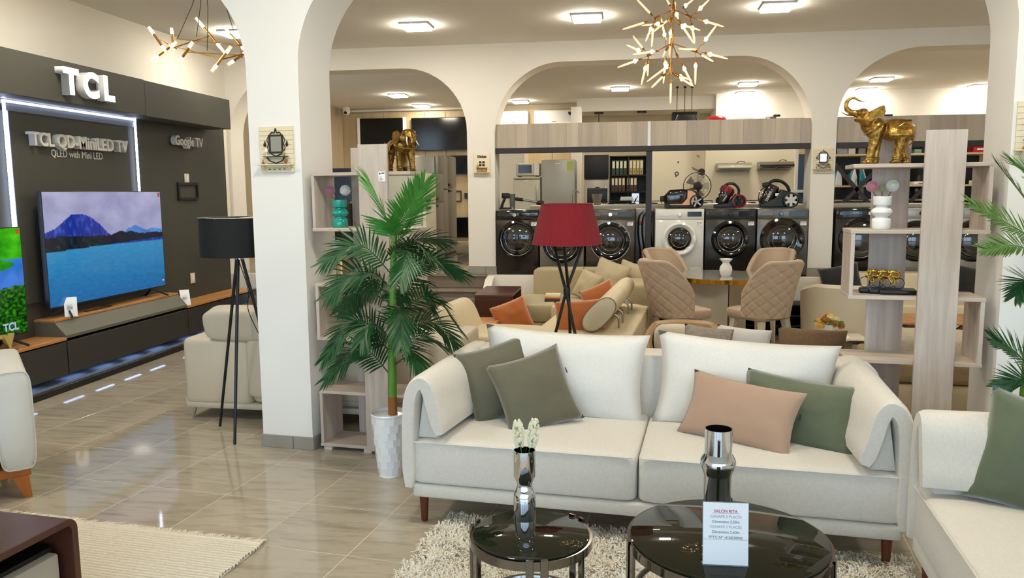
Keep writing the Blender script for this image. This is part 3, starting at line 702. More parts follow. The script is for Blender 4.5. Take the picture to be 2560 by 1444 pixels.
MB().lathe([(0, 1.285), (.022, 1.285), (.022, 1.34), (0, 1.345)], 14).build('lamp_holder', mat('grey_plastic', '#8d8d8d', .5), rl)
MB().se((0, 0, 1.38), (.03, .03, .04)).build('bulb', mat('bulb_off', '#e9e4dc', .3), rl)

# ================================================================ TELEVISION WALL
RW = (PI/2, 0, PI/2)       # lettering that faces into the room from the left wall
tp = thing('tv_wall_panel', 'dark grey wall panel with a blue-white light frame behind the televisions', 'panel', (-5.1, 0, 0))
MB().box(.002, .10, 3.6, 9.37, .40, 2.52, .003, 1).box(.002, .12, 3.6, 8.97, 2.521, 2.77).build('back_panel', M_dgrey, tp)
box('raised_panel', M_dgrey, .10, .118, 4.75+1.10, 7.41, .75, 2.36, tp, .003, 1)
M_led = mat('led_strip', '#ffffff', .5, em='#cfdcff', es=9)
M_ledb = mat('led_strip_blue', '#ffffff', .5, em='#4a7cff', es=2.2)
MB().box(.118, .136, 5.79, 7.525, 2.415, 2.432).box(.118, .136, 5.79, 5.806, .75, 2.432).box(.118, .136, 7.513, 7.525, .75, 2.432).build('led_frame', M_led, tp)
MB().box(.10, .118, 5.83, 5.845, .75, 2.40).build('led_return', M_ledb, tp)
box('channel', mat('channel_grey', '#6f7884', .5), .10, .12, 5.79, 7.525, 2.35, 2.40, tp)
fs = thing('fascia_box', 'dark grey overhead box carrying the big white lit letters', 'panel', (-5.1, 0, 0))
box('face_panel', M_dgrey, .121, .40, 3.6, 7.295, 2.44, 2.785, fs, .002, 1); box('face_panel', M_dgrey, .121, .40, 7.299, 8.985, 2.435, 2.78, fs, .002, 1)
M_sign = mat('lit_letter', '#ffffff', .4, em='#f2f4ff', es=2.6); M_ret = mat('letter_return', '#d8d8d6', .5)
lt = thing('sign_letters', 'big white glowing three-letter sign on the dark overhead box', 'sign', (-4.70, 6.40, 2.52))
for s, y, w in (('T', -.245, 1), ('C', .0, 1), ('L', .235, 1)):
    o = text('letter', s, M_ret, .285, lt, (.038, y, -.005), RW, .038, .014, 'CENTER', 1.0)
    text('lit_face', s, M_sign, .285, o, (0, 0, .0385), (0, 0, 0), .001, .014, 'CENTER', 1.0)
M_let = mat('pale_letter', '#c9c6bd', .55)
def wall_text(label, name, body, size, y, z, ext, off, sx=1):
    t = thing(name, label, 'sign', (-4.982, y, z)); text('lettering', body, M_let, size, t, (ext if ext > .004 else .003, 0, 0), RW, ext, off, 'CENTER', sx); return t
wall_text('thick pale letters naming the television range, above the large screen', 'raised_lettering', 'TCL QD-MiniLED TV', .155, 6.66, 2.085, .03, .004, .93)
wall_text('thin flat pale lettering just under the thick raised letters', 'flat_lettering', 'QLED with Mini LED', .092, 6.64, 2.0, .002, 0, .87)
wall_text('thick pale letters on the dark panel right of the light frame', 'raised_lettering', 'Google TV', .14, 8.44, 2.215, .03, .003, .92)
for z, y, l in ((1.84, 8.455, 'beige light switch above the black wall bracket'), (.695, 8.46, 'beige wall socket low on the dark panel')):
    t = thing('wall_switch', l, 'switch', (-4.998, y, z), 0, 'switches on the dark panel'); box('plate', M_ivory, 0, .01, -.045, .045, -.06, .06, t, .003); box('rocker', M_whitem, .01, .016, -.02, .02, -.03, .03, t, .002)
wb = thing('wall_bracket', 'black rectangular television bracket on the dark panel', 'bracket', (-4.998, 8.465, 1.70))
for a, b, c, d in ((-.21, .21, .07, .10), (-.21, .21, -.10, -.07), (-.21, -.185, -.07, .07), (.185, .21, -.07, .07)): box('rail', M_black, 0, .02, a, b, c, d, wb)
mb = MB()
for k in range(7):
    for z in (.085, -.085): mb.box(.0201, .0215, -.15+.05*k-.006, -.15+.05*k+.006, z-.003, z+.003)
mb.build('slots', M_dgrey, wb)
# cabinets
def tvcab(label, y0, y1, top, raised):
    t = thing('tv_cabinet', label, 'cabinet', (-4.70, y0, 0), 0, 'low cabinets along the television wall'); L = y1-y0
    box('plinth', M_blackm, -.30, 0, 0, L, 0, .055, t, .002, 1)
    box('led_ledge', mat('ledge', '#8fa0bd', .35), -.30, -.04, 0, L, .055, .075, t)
    m = MB()
    for k in range(int(L/.42)): m.box(-.13, -.10, .06+.42*k, .30+.42*k, .126, .132)
    m.build('led_strip', mat('led_low', '#ffffff', .5, em='#b9d4ff', es=3.4), t)
    box('body', M_dgrey2, -.30, -.024, 0, L, .135, .42, t)
    n = 1
    for k in range(n): box('drawer', M_dgrey2, -.022, 0, .004, L-.004, .145, .425, t, .002, 1)
    if raised:
        MB().prism([(-.30, .432), (-.005, .45), (-.005, .475), (-.105, .585), (-.30, .585)], 0, L, 'y', .002, 1).build('slanted_front', mat('olive_grey', '#5e5d50', .5), t)
        box('wood_top', M_oak, -.30, -.10, 0, L, .586, .606, t, .002, 1)
    else: box('wood_top', M_oak, -.30, .004, 0, L, .437, .462, t, .002, 1)
    return t
tvcab('dark low television cabinet with an oak top nearest the camera', 3.7, 5.953, 0, False)
tvcab('raised dark television cabinet with a slanted front under the lake screen', 5.957, 7.828, 0, True)
tvcab('dark low cabinet with an oak top running towards the steps', 7.832, 9.38, 0, False)

def screen_mesh(name, w, h, fn, parent, loc, nx=200, ny=112):
    """flat screen facing +X with a picture held in a colour attribute"""
    m = MB(); m.grid(lambda i, j: (0, -w/2+w*i, h*j), nx+1, ny+1); o = m.build(name, MATS[name+'_m'] if name+'_m' in MATS else mat('screen_picture', '#000000', .07, spec=.4, attr='picture', es=.72), parent, False)
    o.location = loc; me = o.data; ca_ = me.color_attributes.new('picture', 'FLOAT_COLOR', 'POINT')
    co = np.zeros(len(me.vertices)*3); me.vertices.foreach_get('co', co); co = co.reshape(-1, 3)
    u = co[:, 1]/w+.5; v = co[:, 2]/h; c = fn(u, v); c = np.where(c <= .04045, c/12.92, ((np.maximum(c, 0)+.055)/1.055)**2.4)
    ca_.data.foreach_set('color', np.concatenate([c, np.ones((len(c), 1))], 1).ravel()); return o
def fbm(u, v, s, o=4, z=0):
    out = np.array([sum(noise.noise((a*s*2**k, b*s*2**k, z+k))/2**k for k in range(o)) for a, b in zip(u, v)]); return out
def lake(u, v):
    n = fbm(u, v, 5, 4); n2 = fbm(u*.35, v, 60, 2, 5)
    sky = np.stack([.44+.08*v+.07*n, .47+.06*v+.07*n, .64+.03*v+.06*n], -1)
    wat = np.stack([.10+.10*v+.02*n2, .34+.22*v+.03*n2, .56+.18*v+.03*n2], -1)
    c = np.where((v > .52)[:, None], sky, wat)
    def ridge(u, pts): return np.interp(u, [p[0] for p in pts], [p[1] for p in pts])
    m2 = ridge(u, [(0, .5), (.60, .55), (.66, .64), (.69, .645), (.73, .67), (.79, .635), (.84, .61), (.9, .625), (1, .605)]) + .012*n
    c = np.where(((v < m2) & (v > .52))[:, None], np.stack([.20+.12*n, .38+.15*n, .66+.12*n], -1), c)
    m1 = ridge(u, [(0, .645), (.08, .68), (.16, .76), (.20, .80), (.23, .805), (.31, .795), (.36, .76), (.42, .70), (.48, .615), (.53, .565), (1, .53)]) + .008*n
    snow = fbm(u*2.5, v*.8, 14, 3, 9)
    c = np.where(((v < m1) & (v > .50))[:, None], np.stack([.06+.16*np.clip(snow, 0, 1), .14+.22*np.clip(snow, 0, 1), .48+.22*np.clip(snow, 0, 1)], -1), c)
    lo = .475+.05*u; hi = np.interp(u, [0, .1, .3, .5, .54, .6, .64, .69, .74, .8, .9, 1], [.60, .61, .60, .585, .60, .625, .60, .612, .59, .58, .58, .57]) + .01*n
    g = fbm(u, v, 30, 3, 2)
    c = np.where(((v < hi) & (v > lo))[:, None], np.stack([.04+.10*np.clip(g, 0, 1), .07+.16*np.clip(g, 0, 1)*(u < .45), .14+.05*g], -1), c)
    return np.clip(c, 0, 1)
def river(u, v):
    n = fbm(u, v, 9, 4); g = fbm(u, v, 40, 3, 4)
    grass = np.stack([.16+.10*n, .52+.14*n, .06+.02*n], -1)
    wat = np.stack([.16+.05*n, .38+.05*n, .72+.08*n], -1); haze = np.stack([.42+.05*n, .50+.05*n, .66+.05*n], -1)
    forest = np.stack([.05+.20*np.clip(g, -.2, 1), .26+.35*np.clip(g, -.5, 1), .03+.02*g], -1)
    c = np.where((v > .80-.10*u)[:, None], grass, haze); c = np.where(((v < .74-.03*u) & (v > .42))[:, None], wat, c)
    c = np.where((((u-.62)/.32)**2 + ((v-.66)/.07)**2 < 1)[:, None], grass*np.array([.8, .9, 1]), c)
    c = np.where((v < .30+.16*u+.04*n)[:, None], forest, c); return np.clip(c, 0, 1)
def tv(label, x, y, z0, w, h, fn, rz=0, on=True):
    t = thing('television', label, 'television', (x, y, z0), rz)
    MB().box(-.03, .012, -w/2-.008, w/2+.008, -.014, h+.008, .003, 1).build('bezel', M_blackm, t)
    if on: screen_mesh('screen', w, h, fn, t, (.0125, 0, 0))
    for s in (-1, 1):
        m = MB(); m.bar((-.01, s*(w/2-.22), -.014), (.115, s*(w/2-.12), -.094), .014, .018).bar((-.01, s*(w/2-.22), -.014), (-.12, s*(w/2-.16), -.094), .014, .018); m.build('foot', M_blackm, t)
    box('rear_housing', M_blackm, -.075, -.03, -w*.35, w*.35, .05, h*.6, t)
    box('corner_sticker', mat('sticker_orange', '#c8502a', .6), .0127, .0132, w/2-.045, w/2-.008, h-.05, h-.008, t)
    return t
t1 = tv('large television showing a blue mountain lake', -4.87, 6.842, .706, 1.70, .985, lake)
box('badge', M_whitem, .0127, .0133, .80, .83, .05, .065, t1)
t2 = tv('television at the left edge showing green forest and river', -4.82, 4.93, .567, 1.46, .84, river)
text('badge', 'TCL', mat('pale_blue_print', '#9fb4d8', .5, em='#9fb4d8', es=.4), .085, t2, (.0135, .555, .035), RW, .0004, .003)
gl = thing('gold_letters', 'gold standing letters on the oak cabinet at the left edge', 'ornament', (-4.74, 5.26, .463))
text('letter', 'T', mat('gold_letter', '#cdb06a', .4, .3), .15, gl, (0, -.01, .024), RW, .018, .006); text('letter', 'V', MATS['gold_letter'], .15, gl, (0, .105, .024), RW, .018, .006); text('letter', 'Q', MATS['gold_letter'], .15, gl, (0, -.16, .024), RW, .018, .006)
box('letter_base', mat('bronze_base', '#8a6a3c', .5), -.03, .035, -.4, .165, 0, .022, gl)
for l, x, y, z, rz in (('white curled price card before the lake television', -4.80, 6.16, .607, -.95), ('white price card at the step between the raised and low cabinets', -4.735, 7.86, .463, -.8)):
    t = thing('price_card', l, 'card', (x, y, z), rz, 'price cards on the television cabinets')
    m = MB(); P = curve_pts([(.0, 0, 0), (-.014, 0, .06), (-.034, 0, .12), (-.06, 0, .165)], 8)
    for a, b in zip(P, P[1:]): m.quad((a.x, -.05, a.z), (a.x, .05, a.z), (b.x, .05, b.z), (b.x, -.05, b.z))
    m.box(-.04, .004, -.05, .05, 0, .002); m.build('card', M_paper, t)
    m = MB(); rects(m, [], 0, 0)
    for k in range(6): m.box(-.012-.003*k*.5, -.0075-.003*k*.5, -.03, .012+.003*(k % 3), .10-.012*k, .102-.012*k)
    m.build('print', M_ink, t)
tag(MB().tube(curve_pts([(-4.90, 6.55, .64), (-4.86, 6.42, .612), (-4.84, 6.6, .612), (-4.86, 6.8, .612), (-4.92, 6.7, .62)], 20), .005, 5).build('power_cable', M_black), 'black power cable looped under the lake television', 'cable')

# ---- ring chandelier of brass rods, left
c1 = thing('ring_chandelier', 'brass rod ring chandelier with lit tips hanging left of the white pillar', 'chandelier', (-3.38, 6.0, CE))
def rel(p, o): return (p[0]-o[0], p[1]-o[1], p[2]-o[2])
O1 = (-3.38, 6.0, CE)
RODS = [[(-3.667, 5.8, 2.947), (-3.53, 5.8, 2.749)], [(-3.658, 6.1, 3), (-3.652, 6.1, 2.823)], [(-3.602, 5.7, 2.675), (-3.508, 5.9, 2.845)], [(-3.316, 5.6, 2.639), (-3.195, 5.6, 2.783)], [(-3.554, 6.3, 3.117), (-3.314, 6.3, 2.827)], [(-3.031, 5.55, 2.556), (-2.893, 5.6, 2.741)], [(-3.03, 5.8, 2.644), (-2.904, 5.9, 2.764)], [(-3.365, 6.4, 3.062), (-3.103, 6.3, 2.807)], [(-2.979, 6.2, 3.026), (-2.772, 6.1, 2.813)], [(-2.768, 5.8, 2.671), (-2.647, 5.9, 2.803)], [(-2.793, 6, 2.918), (-2.789, 6, 2.735)]]
for a, b in RODS:
    a = Vector(rel(a, O1)); b = Vector(rel(b, O1)); d = b-a
    MB().tube([a+d*.26, a+d*.74], .0095, 10).build('brass_tube', M_gold, c1)
    for p, q, e in ((a, .26, 0), (b, .74, 0)):
        f = a+d*q; g = MB().tube([f, f.lerp(p, .45)], [.0125, .0125], 10).build('bulb', M_bulb, c1); MB().tube([f.lerp(p, .45), p], [.0125, .0115], 10).build('bulb_end', M_frost, g)
BARS = [[(-3.58, 5.8, 2.848), (-3.504, 5.9, 2.796)], [(-3.625, 6.1, 2.914), (-3.202, 6.35, 2.894)], [(-3.507, 5.85, 2.794), (-3.448, 6.3, 2.968)], [(-3.552, 6, 2.828), (-2.961, 5.57, 2.646)], [(-3.244, 5.6, 2.712), (-2.758, 5.85, 2.703)], [(-3.233, 6.4, 2.927), (-2.935, 5.85, 2.702)], [(-3.247, 6.3, 2.89), (-2.77, 6.1, 2.837)], [(-2.955, 5.57, 2.646), (-2.786, 6, 2.796)]]
for a, b in BARS: MB().tube([rel(a, O1), rel(b, O1)], .0045, 6).build('brass_bar', M_gold, c1)
for a, b in [[(-3.614, 6.1, 2.914), (-3.385, 6, 3.2)], [(-3.531, 6.25, 2.955), (-3.33, 6, 3.213)], [(-3.139, 5.7, 2.737), (-3.28, 6, 3.195)], [(-3.255, 6.35, 3.019), (-3.153, 6, 3.19)]]:
    a = rel(a, O1); MB().tube(curve_pts([a, rel(b, O1), (rel(b, O1)[0]*.4, rel(b, O1)[1]*.4, -.12), (0, 0, -.03)], 8), .0028, 5).build('cord', M_black, c1)
MB().lathe([(0, -.035), (.07, -.035), (.075, 0), (0, 0)], 20).build('ceiling_rose', M_gold, c1)

# ---- tiered brass chandelier, centre
c2 = thing('tiered_chandelier', 'tiered brass chandelier of slim frosted tubes, some lit, above the red lamp', 'chandelier', (0, 0, 0))
CY = 6.0
ST = [(0.33, 6, 3.196), (0.334, 6, 2.962), (0.326, 6, 2.725), (0.321, 6, 2.52), (0.322, 6, 2.448)]
c2.location = (ST[0][0], CY, CE); O2 = (ST[0][0], CY, CE)
MB().tube([(0, 0, 0), rel(ST[1], O2), rel(ST[2], O2), rel(ST[3], O2)], .0055, 8).tube([rel(ST[3], O2), rel(ST[4], O2)], .0025, 6).build('stem', M_gold, c2)
for k in (1, 2, 3): p = rel(ST[k], O2); MB().lathe([(0, -.02), (.011, -.02), (.014, 0), (.011, .035), (0, .035)], 12, p).build('hub', M_gold, c2)
MB().lathe([(0, -.03), (.06, -.03), (.065, 0), (0, 0)], 20).build('ceiling_rose', M_gold, c2)
SUB = {'A': (1640, 45, -.10, 1), 'B': (1724, 42, -.08, 1), 'K': (1676, 52, .10, 1), 'L': (1700, 58, -.16, 1), 'C': (1622, 138, -.08, 2), 'D': (1739, 128, -.06, 2), 'E': (1694, 141, -.18, 2), 'F': (1666, 123, .12, 2), 'G': (1657, 189, -.08, 3), 'H': (1697, 190, -.06, 3), 'I': (1672, 162, .12, 3)}
PXY = [[(0.205, 5.9, 2.886)], [(0.443, 5.92, 2.89)], [(0.318, 6.1, 2.904)], [(0.371, 5.84, 2.832)], [(0.158, 5.92, 2.632)], [(0.491, 5.94, 2.652)], [(0.357, 5.82, 2.6)], [(0.293, 6.12, 2.704)], [(0.26, 5.92, 2.485)], [(0.375, 5.94, 2.481)], [(0.312, 6.12, 2.59)]]
SUBP = {k: Vector(rel(PXY[i][0], O2)) for i, k in enumerate(SUB)}
for k, v in SUB.items(): MB().tube([rel(ST[v[3]], O2), SUBP[k]], .0035, 6).build('arm', M_gold, c2); s = SUBP[k]; d = (s-Vector(rel(ST[v[3]], O2))).normalized(); MB().tube([s-d*.035, s+d*.012], .0095, 10).build('node', M_gold, c2)
TB = [[0, (0.126, 5.88, 2.855), (-0.035, 5.84, 2.803)], [0, (0.168, 5.9, 2.916), (0.062, 5.92, 3.033)], [10, (0.245, 5.95, 2.856), (0.104, 6.06, 2.87)], [10, (0.174, 5.86, 2.818), (0.129, 5.7, 2.688)], [0, (0.187, 5.92, 2.827), (0.18, 6, 2.701)], [2, (0.299, 6.08, 2.907), (0.176, 6.2, 2.834)], [17, (0.283, 6.14, 2.789), (0.254, 6.2, 2.948)], [1, (0.312, 6.08, 3.011), (0.292, 6.22, 3.087)], [1, (0.348, 6.1, 3), (0.359, 6.26, 3.074)], [11, (0.406, 6.02, 2.98), (0.492, 6.14, 3.066)], [11, (0.496, 5.9, 2.922), (0.572, 5.84, 2.987)], [11, (0.531, 5.9, 2.857), (0.677, 5.86, 2.8)], [13, (0.376, 5.82, 2.819), (0.508, 5.78, 2.766)], [13, (0.375, 5.82, 2.825), (0.467, 5.76, 2.671)], [11, (0.459, 5.9, 2.827), (0.473, 5.8, 2.684)], [13, (0.343, 5.8, 2.89), (0.347, 5.64, 2.821)], [12, (0.321, 6.1, 2.847), (0.314, 6.12, 2.654)], [4, (0.118, 5.94, 2.682), (0.043, 6.08, 2.804)], [14, (0.103, 5.9, 2.656), (-0.003, 5.8, 2.689)], [14, (0.206, 5.84, 2.645), (0.04, 5.8, 2.621)], [14, (0.087, 5.9, 2.6), (-0.068, 5.88, 2.545)], [14, (0.139, 5.9, 2.562), (0.105, 5.84, 2.41)], [4, (0.154, 5.94, 2.581), (0.156, 6.1, 2.51)], [7, (0.291, 6.14, 2.705), (0.275, 6.3, 2.679)], [17, (0.288, 6.12, 2.629), (0.274, 6.14, 2.454)], [10, (0.321, 6.12, 2.593), (0.148, 6.1, 2.467)], [8, (0.259, 5.9, 2.476), (0.174, 5.76, 2.379)], [15, (0.546, 5.94, 2.712), (0.646, 5.96, 2.846)], [15, (0.568, 5.94, 2.636), (0.713, 5.88, 2.582)], [5, (0.532, 5.92, 2.622), (0.603, 5.78, 2.55)], [15, (0.493, 5.94, 2.577), (0.49, 5.9, 2.411)], [5, (0.495, 5.92, 2.66), (0.362, 5.82, 2.653)], [16, (0.393, 5.8, 2.533), (0.46, 5.74, 2.385)], [19, (0.372, 5.94, 2.484), (0.482, 6.1, 2.469)], [19, (0.378, 5.94, 2.473), (0.474, 5.84, 2.392)], [6, (0.322, 6, 2.443), (0.322, 6, 2.293)]]
keys = list(SUB)
for i, b, t in TB:
    i = int(i); lit = i >= 10; b = Vector(rel(b, O2)); t = Vector(rel(t, O2)); d = (t-b).normalized(); L = (t-b).length
    near = min(SUBP.values(), key=lambda q: (q-b).length)
    if (near-b).length > .012 and L > 0: MB().tube([near, b], .0022, 5).build('wire', M_gold, c2)
    MB().tube([b-d*.022, b-d*.005, b+d*.006], [.004, .0075, .0075], 8).build('socket', M_gold, c2)
    g = MB().tube([b+d*.005, b+d*.02, b+d*L*.7, b+d*L*.93, t], [.0065, .008, .0075, .005, .001], 8).build('glass_tube', M_frost, c2)
    if lit: MB().se(b+d*.03, (.0125, .0125, .016)).build('bulb', M_bulb, g)

# ---- gilded elephants, vases and ornaments on the shelf units
def gold_noise(k, sc):
    return lambda c: k*(noise.noise(Vector(c)*sc)+.5*noise.noise(Vector(c)*sc*2.3))
def goldmat(name, a, b, rough=.3):
    m = mat(name, a, rough, .9, var=((38, 38, 38), b, .9), bump=(60, .6)); return m
M_g1 = goldmat('antique_gold', '#c79a4a', '#5d3f1a'); M_g2 = goldmat('bronze_gold', '#a8813f', '#3a2412')
def elephant(t, m, trunk, sz=1, ear='up', tusk=None, forefoot=0):
    def q(X, Y, d=0): return ((X-900)/3865*sz, d*sz, (1330-Y)/3865*sz)
    R = lambda r: r/3865*sz
    b = MB()
    b.se(q(1050, 640), (R(350), .084*sz, R(235))); b.se(q(1230, 670), (R(185), .076*sz, R(215))); b.se(q(680, 610), (R(190), .08*sz, R(230)))
    b.se(q(510, 430), (R(170), .066*sz, R(180))); b.se(q(395, 290), (R(125), .055*sz, R(115))); b.se(q(320, 390), (R(90), .04*sz, R(75)))
    b.tube(curve_pts([q(640, 640), q(520, 560), q(420, 480)], 6), [R(190), R(175), R(160), R(150), R(135), R(115), R(90)], 12)
    n = len(trunk); b.tube(curve_pts([q(*p) for p in trunk], 26), [R(80-68*(i/26)**.7) for i in range(27)], 10)
    for (pts, rr, d) in (([(650, 640), (620, 850), (570, 1080), (545, 1200), (530, 1310)], (150, 115, 82, 72, 88), -.042), ([(720, 720), (715, 950), (705, 1150), (700, 1310)], (120, 90, 72, 86), .042),
                         ([(1170, 720), (1110, 950), (1060, 1130), (1050, 1220), (1040, 1310)], (165, 112, 78, 78, 94), -.045), ([(1240, 800), (1220, 1050), (1270, 1180), (1290, 1310)], (120, 78, 70, 86), .045)):
        P = curve_pts([q(x, y, d) for x, y in pts], 10); f = [rr[min(int(i/10*(len(rr)-1)), len(rr)-2)] + (rr[min(int(i/10*(len(rr)-1)), len(rr)-2)+1]-rr[min(int(i/10*(len(rr)-1)), len(rr)-2)])*((i/10*(len(rr)-1)) % 1 if i < 10 else 1) for i in range(11)]
        b.tube(P, [R(x) for x in f], 10); x, y, z = P[-1]; b.se((x-R(25), y, R(38)), (R(105), R(85), R(38)))
    b.tube(curve_pts([q(1350, 560), q(1400, 750), q(1360, 900), q(1290, 970)], 8), [R(20)]*6+[R(16), R(22), R(10)], 6)
    body = b.build('body', m, t, remesh=.0042*sz, disp=gold_noise(.0012, 70))
    for s in (-1, 1):
        e = MB()
        pts = [(480, 320), (560, 230), (690, 165), (745, 170), (765, 290), (740, 380), (600, 400), (500, 470)] if ear == 'up' else [(450, 300), (560, 220), (680, 260), (720, 380), (700, 520), (640, 640), (560, 560), (480, 430)]
        cx, cy = 560, 340
        def ep(x, y, o): f = ((x-470)/300); return q(x, y, s*(.056+.035*max(0, f)+o))
        ring1 = [ep(x, y, 0) for x, y in pts]; ring2 = [ep(x, y, .008) for x, y in pts]
        e.loft([ring1, ring2]); e.build('ear', m, t, ang=.3)
        if tusk: MB().tube(curve_pts([q(300, 400, s*.03), q(210, 560, s*.04), q(130, 640, s*.045)] if tusk == 'down' else [q(250, 300, s*.03), q(110, 285, s*.045), q(0, 215, s*.04)], 8), [R(24-2.4*i) for i in range(9)], 7).build('tusk', mat('ivory_white', '#e8e4da', .3) if tusk == 'down' else m, t)
        c = MB(); c.grid(lambda i, j: q(840+460*i, 450+350*j, s*(.012+.09*math.sin(min(1.0, .15+j*1.0)*PI/2)**.8*(1-.28*(abs(i-.35)*1.3)**2))), 12, 8)
        cl = c.build('saddle_cloth', m, t); md = cl.modifiers.new('s', 'SOLIDIFY'); md.thickness = .006*sz; md.offset = 0
        for k in range(4):
            pa = [(840, 450), (1300, 450), (1300, 800), (840, 800)]; x0, y0 = pa[k]; x1, y1 = pa[(k+1) % 4]
        dq = [q(x, y, s*.099) for x, y in ((1030, 590), (1120, 520), (1220, 600), (1150, 650), (1030, 590))]; MB().tube(dq, .003*sz, 5).build('emblem', m, t)
    for x, y, d in ((560, 1185, -.042), (702, 1185, .042), (1052, 1185, -.045), (1275, 1195, .045)):
        for k in range(2): MB().tube([tuple(np.array(q(x, y+45*k, d)) + np.array((R(88)*math.cos(a), R(88)*math.sin(a), 0))) for a in [2*PI*i/14 for i in range(15)]], R(13), 5, False).build('anklet', m, t)
    MB().tube(curve_pts([q(830, 460, -.06), q(700, 560, -.085), q(560, 650, -.075), q(480, 700, -.03), q(480, 700, .03), q(560, 650, .075), q(700, 560, .085), q(830, 460, .06)], 24), R(26), 6).build('harness', m, t)
e1 = thingF('elephant_statue', 'antique gold elephant with raised trunk on the right shelf unit', 'statue', 3.385, .155, 1.7855)
elephant(e1, M_g1, [(340, 270), (210, 265), (105, 200), (68, 100), (110, 0), (220, -40), (300, 10), (400, 40), (505, 0)], 1.0, 'up', 'side')
e2 = thingF('elephant_statue', 'bronze gold elephant with white tusks and a low curled trunk on the left shelf unit', 'statue', .60, .16, 1.7855, math.radians(180-42))
elephant(e2, M_g2, [(330, 300), (250, 420), (190, 560), (100, 620), (20, 560), (0, 430), (-30, 370), (-95, 390)], .86, 'down', 'down')
def bubble_vase(label, a, z, m, R=1, H=1):
    t = thingF('bubble_vase', label, 'vase', a, .14, z)
    pr = [(0, 0), (.046, 0), (.048, .006), (.048, .05), (.044, .056), (.033, .06), (.033, .066), (.044, .072), (.054, .088), (.052, .1), (.042, .11), (.03, .116), (.03, .122), (.044, .128), (.047, .135), (.047, .172), (.045, .174), (.041, .172), (.041, .13), (0, .128)]
    MB().lathe([(r*R, h*H) for r, h in pr], 36).build('body', m, t, ang=.7); return t
bubble_vase('teal glazed vase of stacked rounds on the left shelf', .178, 1.441, M_teal)
bubble_vase('white glazed vase of stacked rounds on the right shelf', 3.37, 1.441, M_white)
def pompon(label, a, z, r, m, base, seed):
    t = thingF('pompon_flower', label, 'flower', a, .14, z, 0, 'round flowers in the shelf vases'); rnd = random.Random(seed)
    h = MB().se((0, 0, 0), (r*.72,)*3)
    for k in range(150):
        y = 1-2*(k+.5)/150; rr = math.sqrt(1-y*y); p = k*2.39996; d = Vector((math.cos(p)*rr, y, math.sin(p)*rr)); h.tube([d*r*.6, d*r*(.95+.1*rnd.random())], [r*.05, r*.075], 4)
    h.build('bloom', m, t)
    MB().tube([(0, 0, -r*.6), ((base-a)*.6, 0, (1.618-z)), ((base-a), 0, 1.60-z)], .0022, 5).build('stem', mat('dark_stem', '#4c4a38', .7), t)
M_pk = mat('pink_petal', '#d89aa8', .7); M_wp = mat('white_petal', '#efefe8', .7); M_gp = mat('green_petal', '#b7b98a', .7)
pompon('pink pompon flower in the teal vase', .114, 1.672, .034, M_pk, .16, 1); pompon('white pompon flower in the teal vase', .220, 1.674, .034, M_wp, .19, 2)
pompon('pink pompon flower in the white vase', 3.317, 1.668, .031, M_pk, 3.35, 3); pompon('small green pompon flower between two others in the white vase', 3.366, 1.658, .019, M_gp, 3.368, 4); pompon('white pompon flower in the white vase', 3.417, 1.67, .032, M_wp, 3.39, 5)
sv = thingF('amber_vase', 'silver and amber glass cylinder vase on the middle of the left shelf', 'vase', .185, .14, 1.091)
MB().lathe([(0, 0), (.034, 0), (.034, .205), (.031, .205), (.031, .01), (0, .01)], 28).build('body', mat('amber_glass', '#c89a70', .08, .75), sv)
t = thingF('pompon_flower', 'white pompon flower in the silver and amber vase behind the palm', 'flower', .155, .14, 1.325, 0, 'round flowers in the shelf vases')
h = MB().se((0, 0, 0), (.026,)*3)
for k in range(120):
    y = 1-2*(k+.5)/120; rr = math.sqrt(1-y*y); p = k*2.39996; d = Vector((math.cos(p)*rr, y, math.sin(p)*rr)); h.tube([d*.02, d*.035], [.0015, .0024], 4)
h.build('bloom', M_wp, t); MB().tube([(0, 0, -.02), (.02, 0, -.12)], .002, 5).build('stem', MATS['dark_stem'], t)
# cyclists
cy = thingF('cyclist_ornament', 'three gold racing cyclists on black wheels and a black stepped base', 'ornament', 3.275, .10, 1.0905)
for k, (a, b, c) in enumerate(((0, .28, .07), (.045, .28, .045), (.09, .28, .02))): MB().box(a, b-.0, c-.045, c, 0, .030-.002*k, .008).build('base_step', M_blackm, cy)
def rider(ox, oy, i):
    def p(X, Y, d=0): return (ox+(X-500)/8250, oy+d, .03+(1030-Y)/8250)
    R = lambda r: r/8250
    b = MB(); b.tube(curve_pts([p(640, 300), p(830, 280), p(960, 330), p(1000, 450), p(930, 560)], 10), [R(x) for x in (55, 65, 75, 80, 82, 80, 75, 70, 65, 60, 45)], 8); b.se(p(580, 300), (R(85), R(60), R(62)))
    for s in (-.006, .006):
        b.tube(curve_pts([p(680, 310, s), p(620, 430, s), p(560, 480, s), p(430, 490, s)], 8), [R(x) for x in (45, 42, 38, 36, 32, 30, 28, 28, 26)], 6)
        b.tube(curve_pts([p(930, 540, s), p(720, 450, s), p(790, 600, s), p(800, 800, s), p(770, 880, s)] if s < 0 else [p(930, 540, s), p(800, 560, s), p(740, 760, s), p(800, 800, s)], 10), [R(x) for x in (55, 52, 50, 46, 40, 36, 32, 30, 28, 26, 26)], 6)
    b.tube([p(450, 520), p(760, 570), p(930, 590)], R(32), 6); b.tube([p(560, 560), p(700, 760), p(790, 790)], [R(30), R(40), R(34)], 6); b.tube([p(930, 590), p(980, 760)], R(26), 6)
    b.build('rider', M_goldp, cy, remesh=.0016)
    for X in (440, 1000): MB().tube([p(X+230*math.cos(q), 790+230*math.sin(q)) for q in [2*PI*j/28 for j in range(29)]], R(16), 6, False).build('wheel', M_black, cy)
for i, (ox, oy) in enumerate(((.035, .052), (.083, .030), (.130, .008))): rider(ox, oy, i)

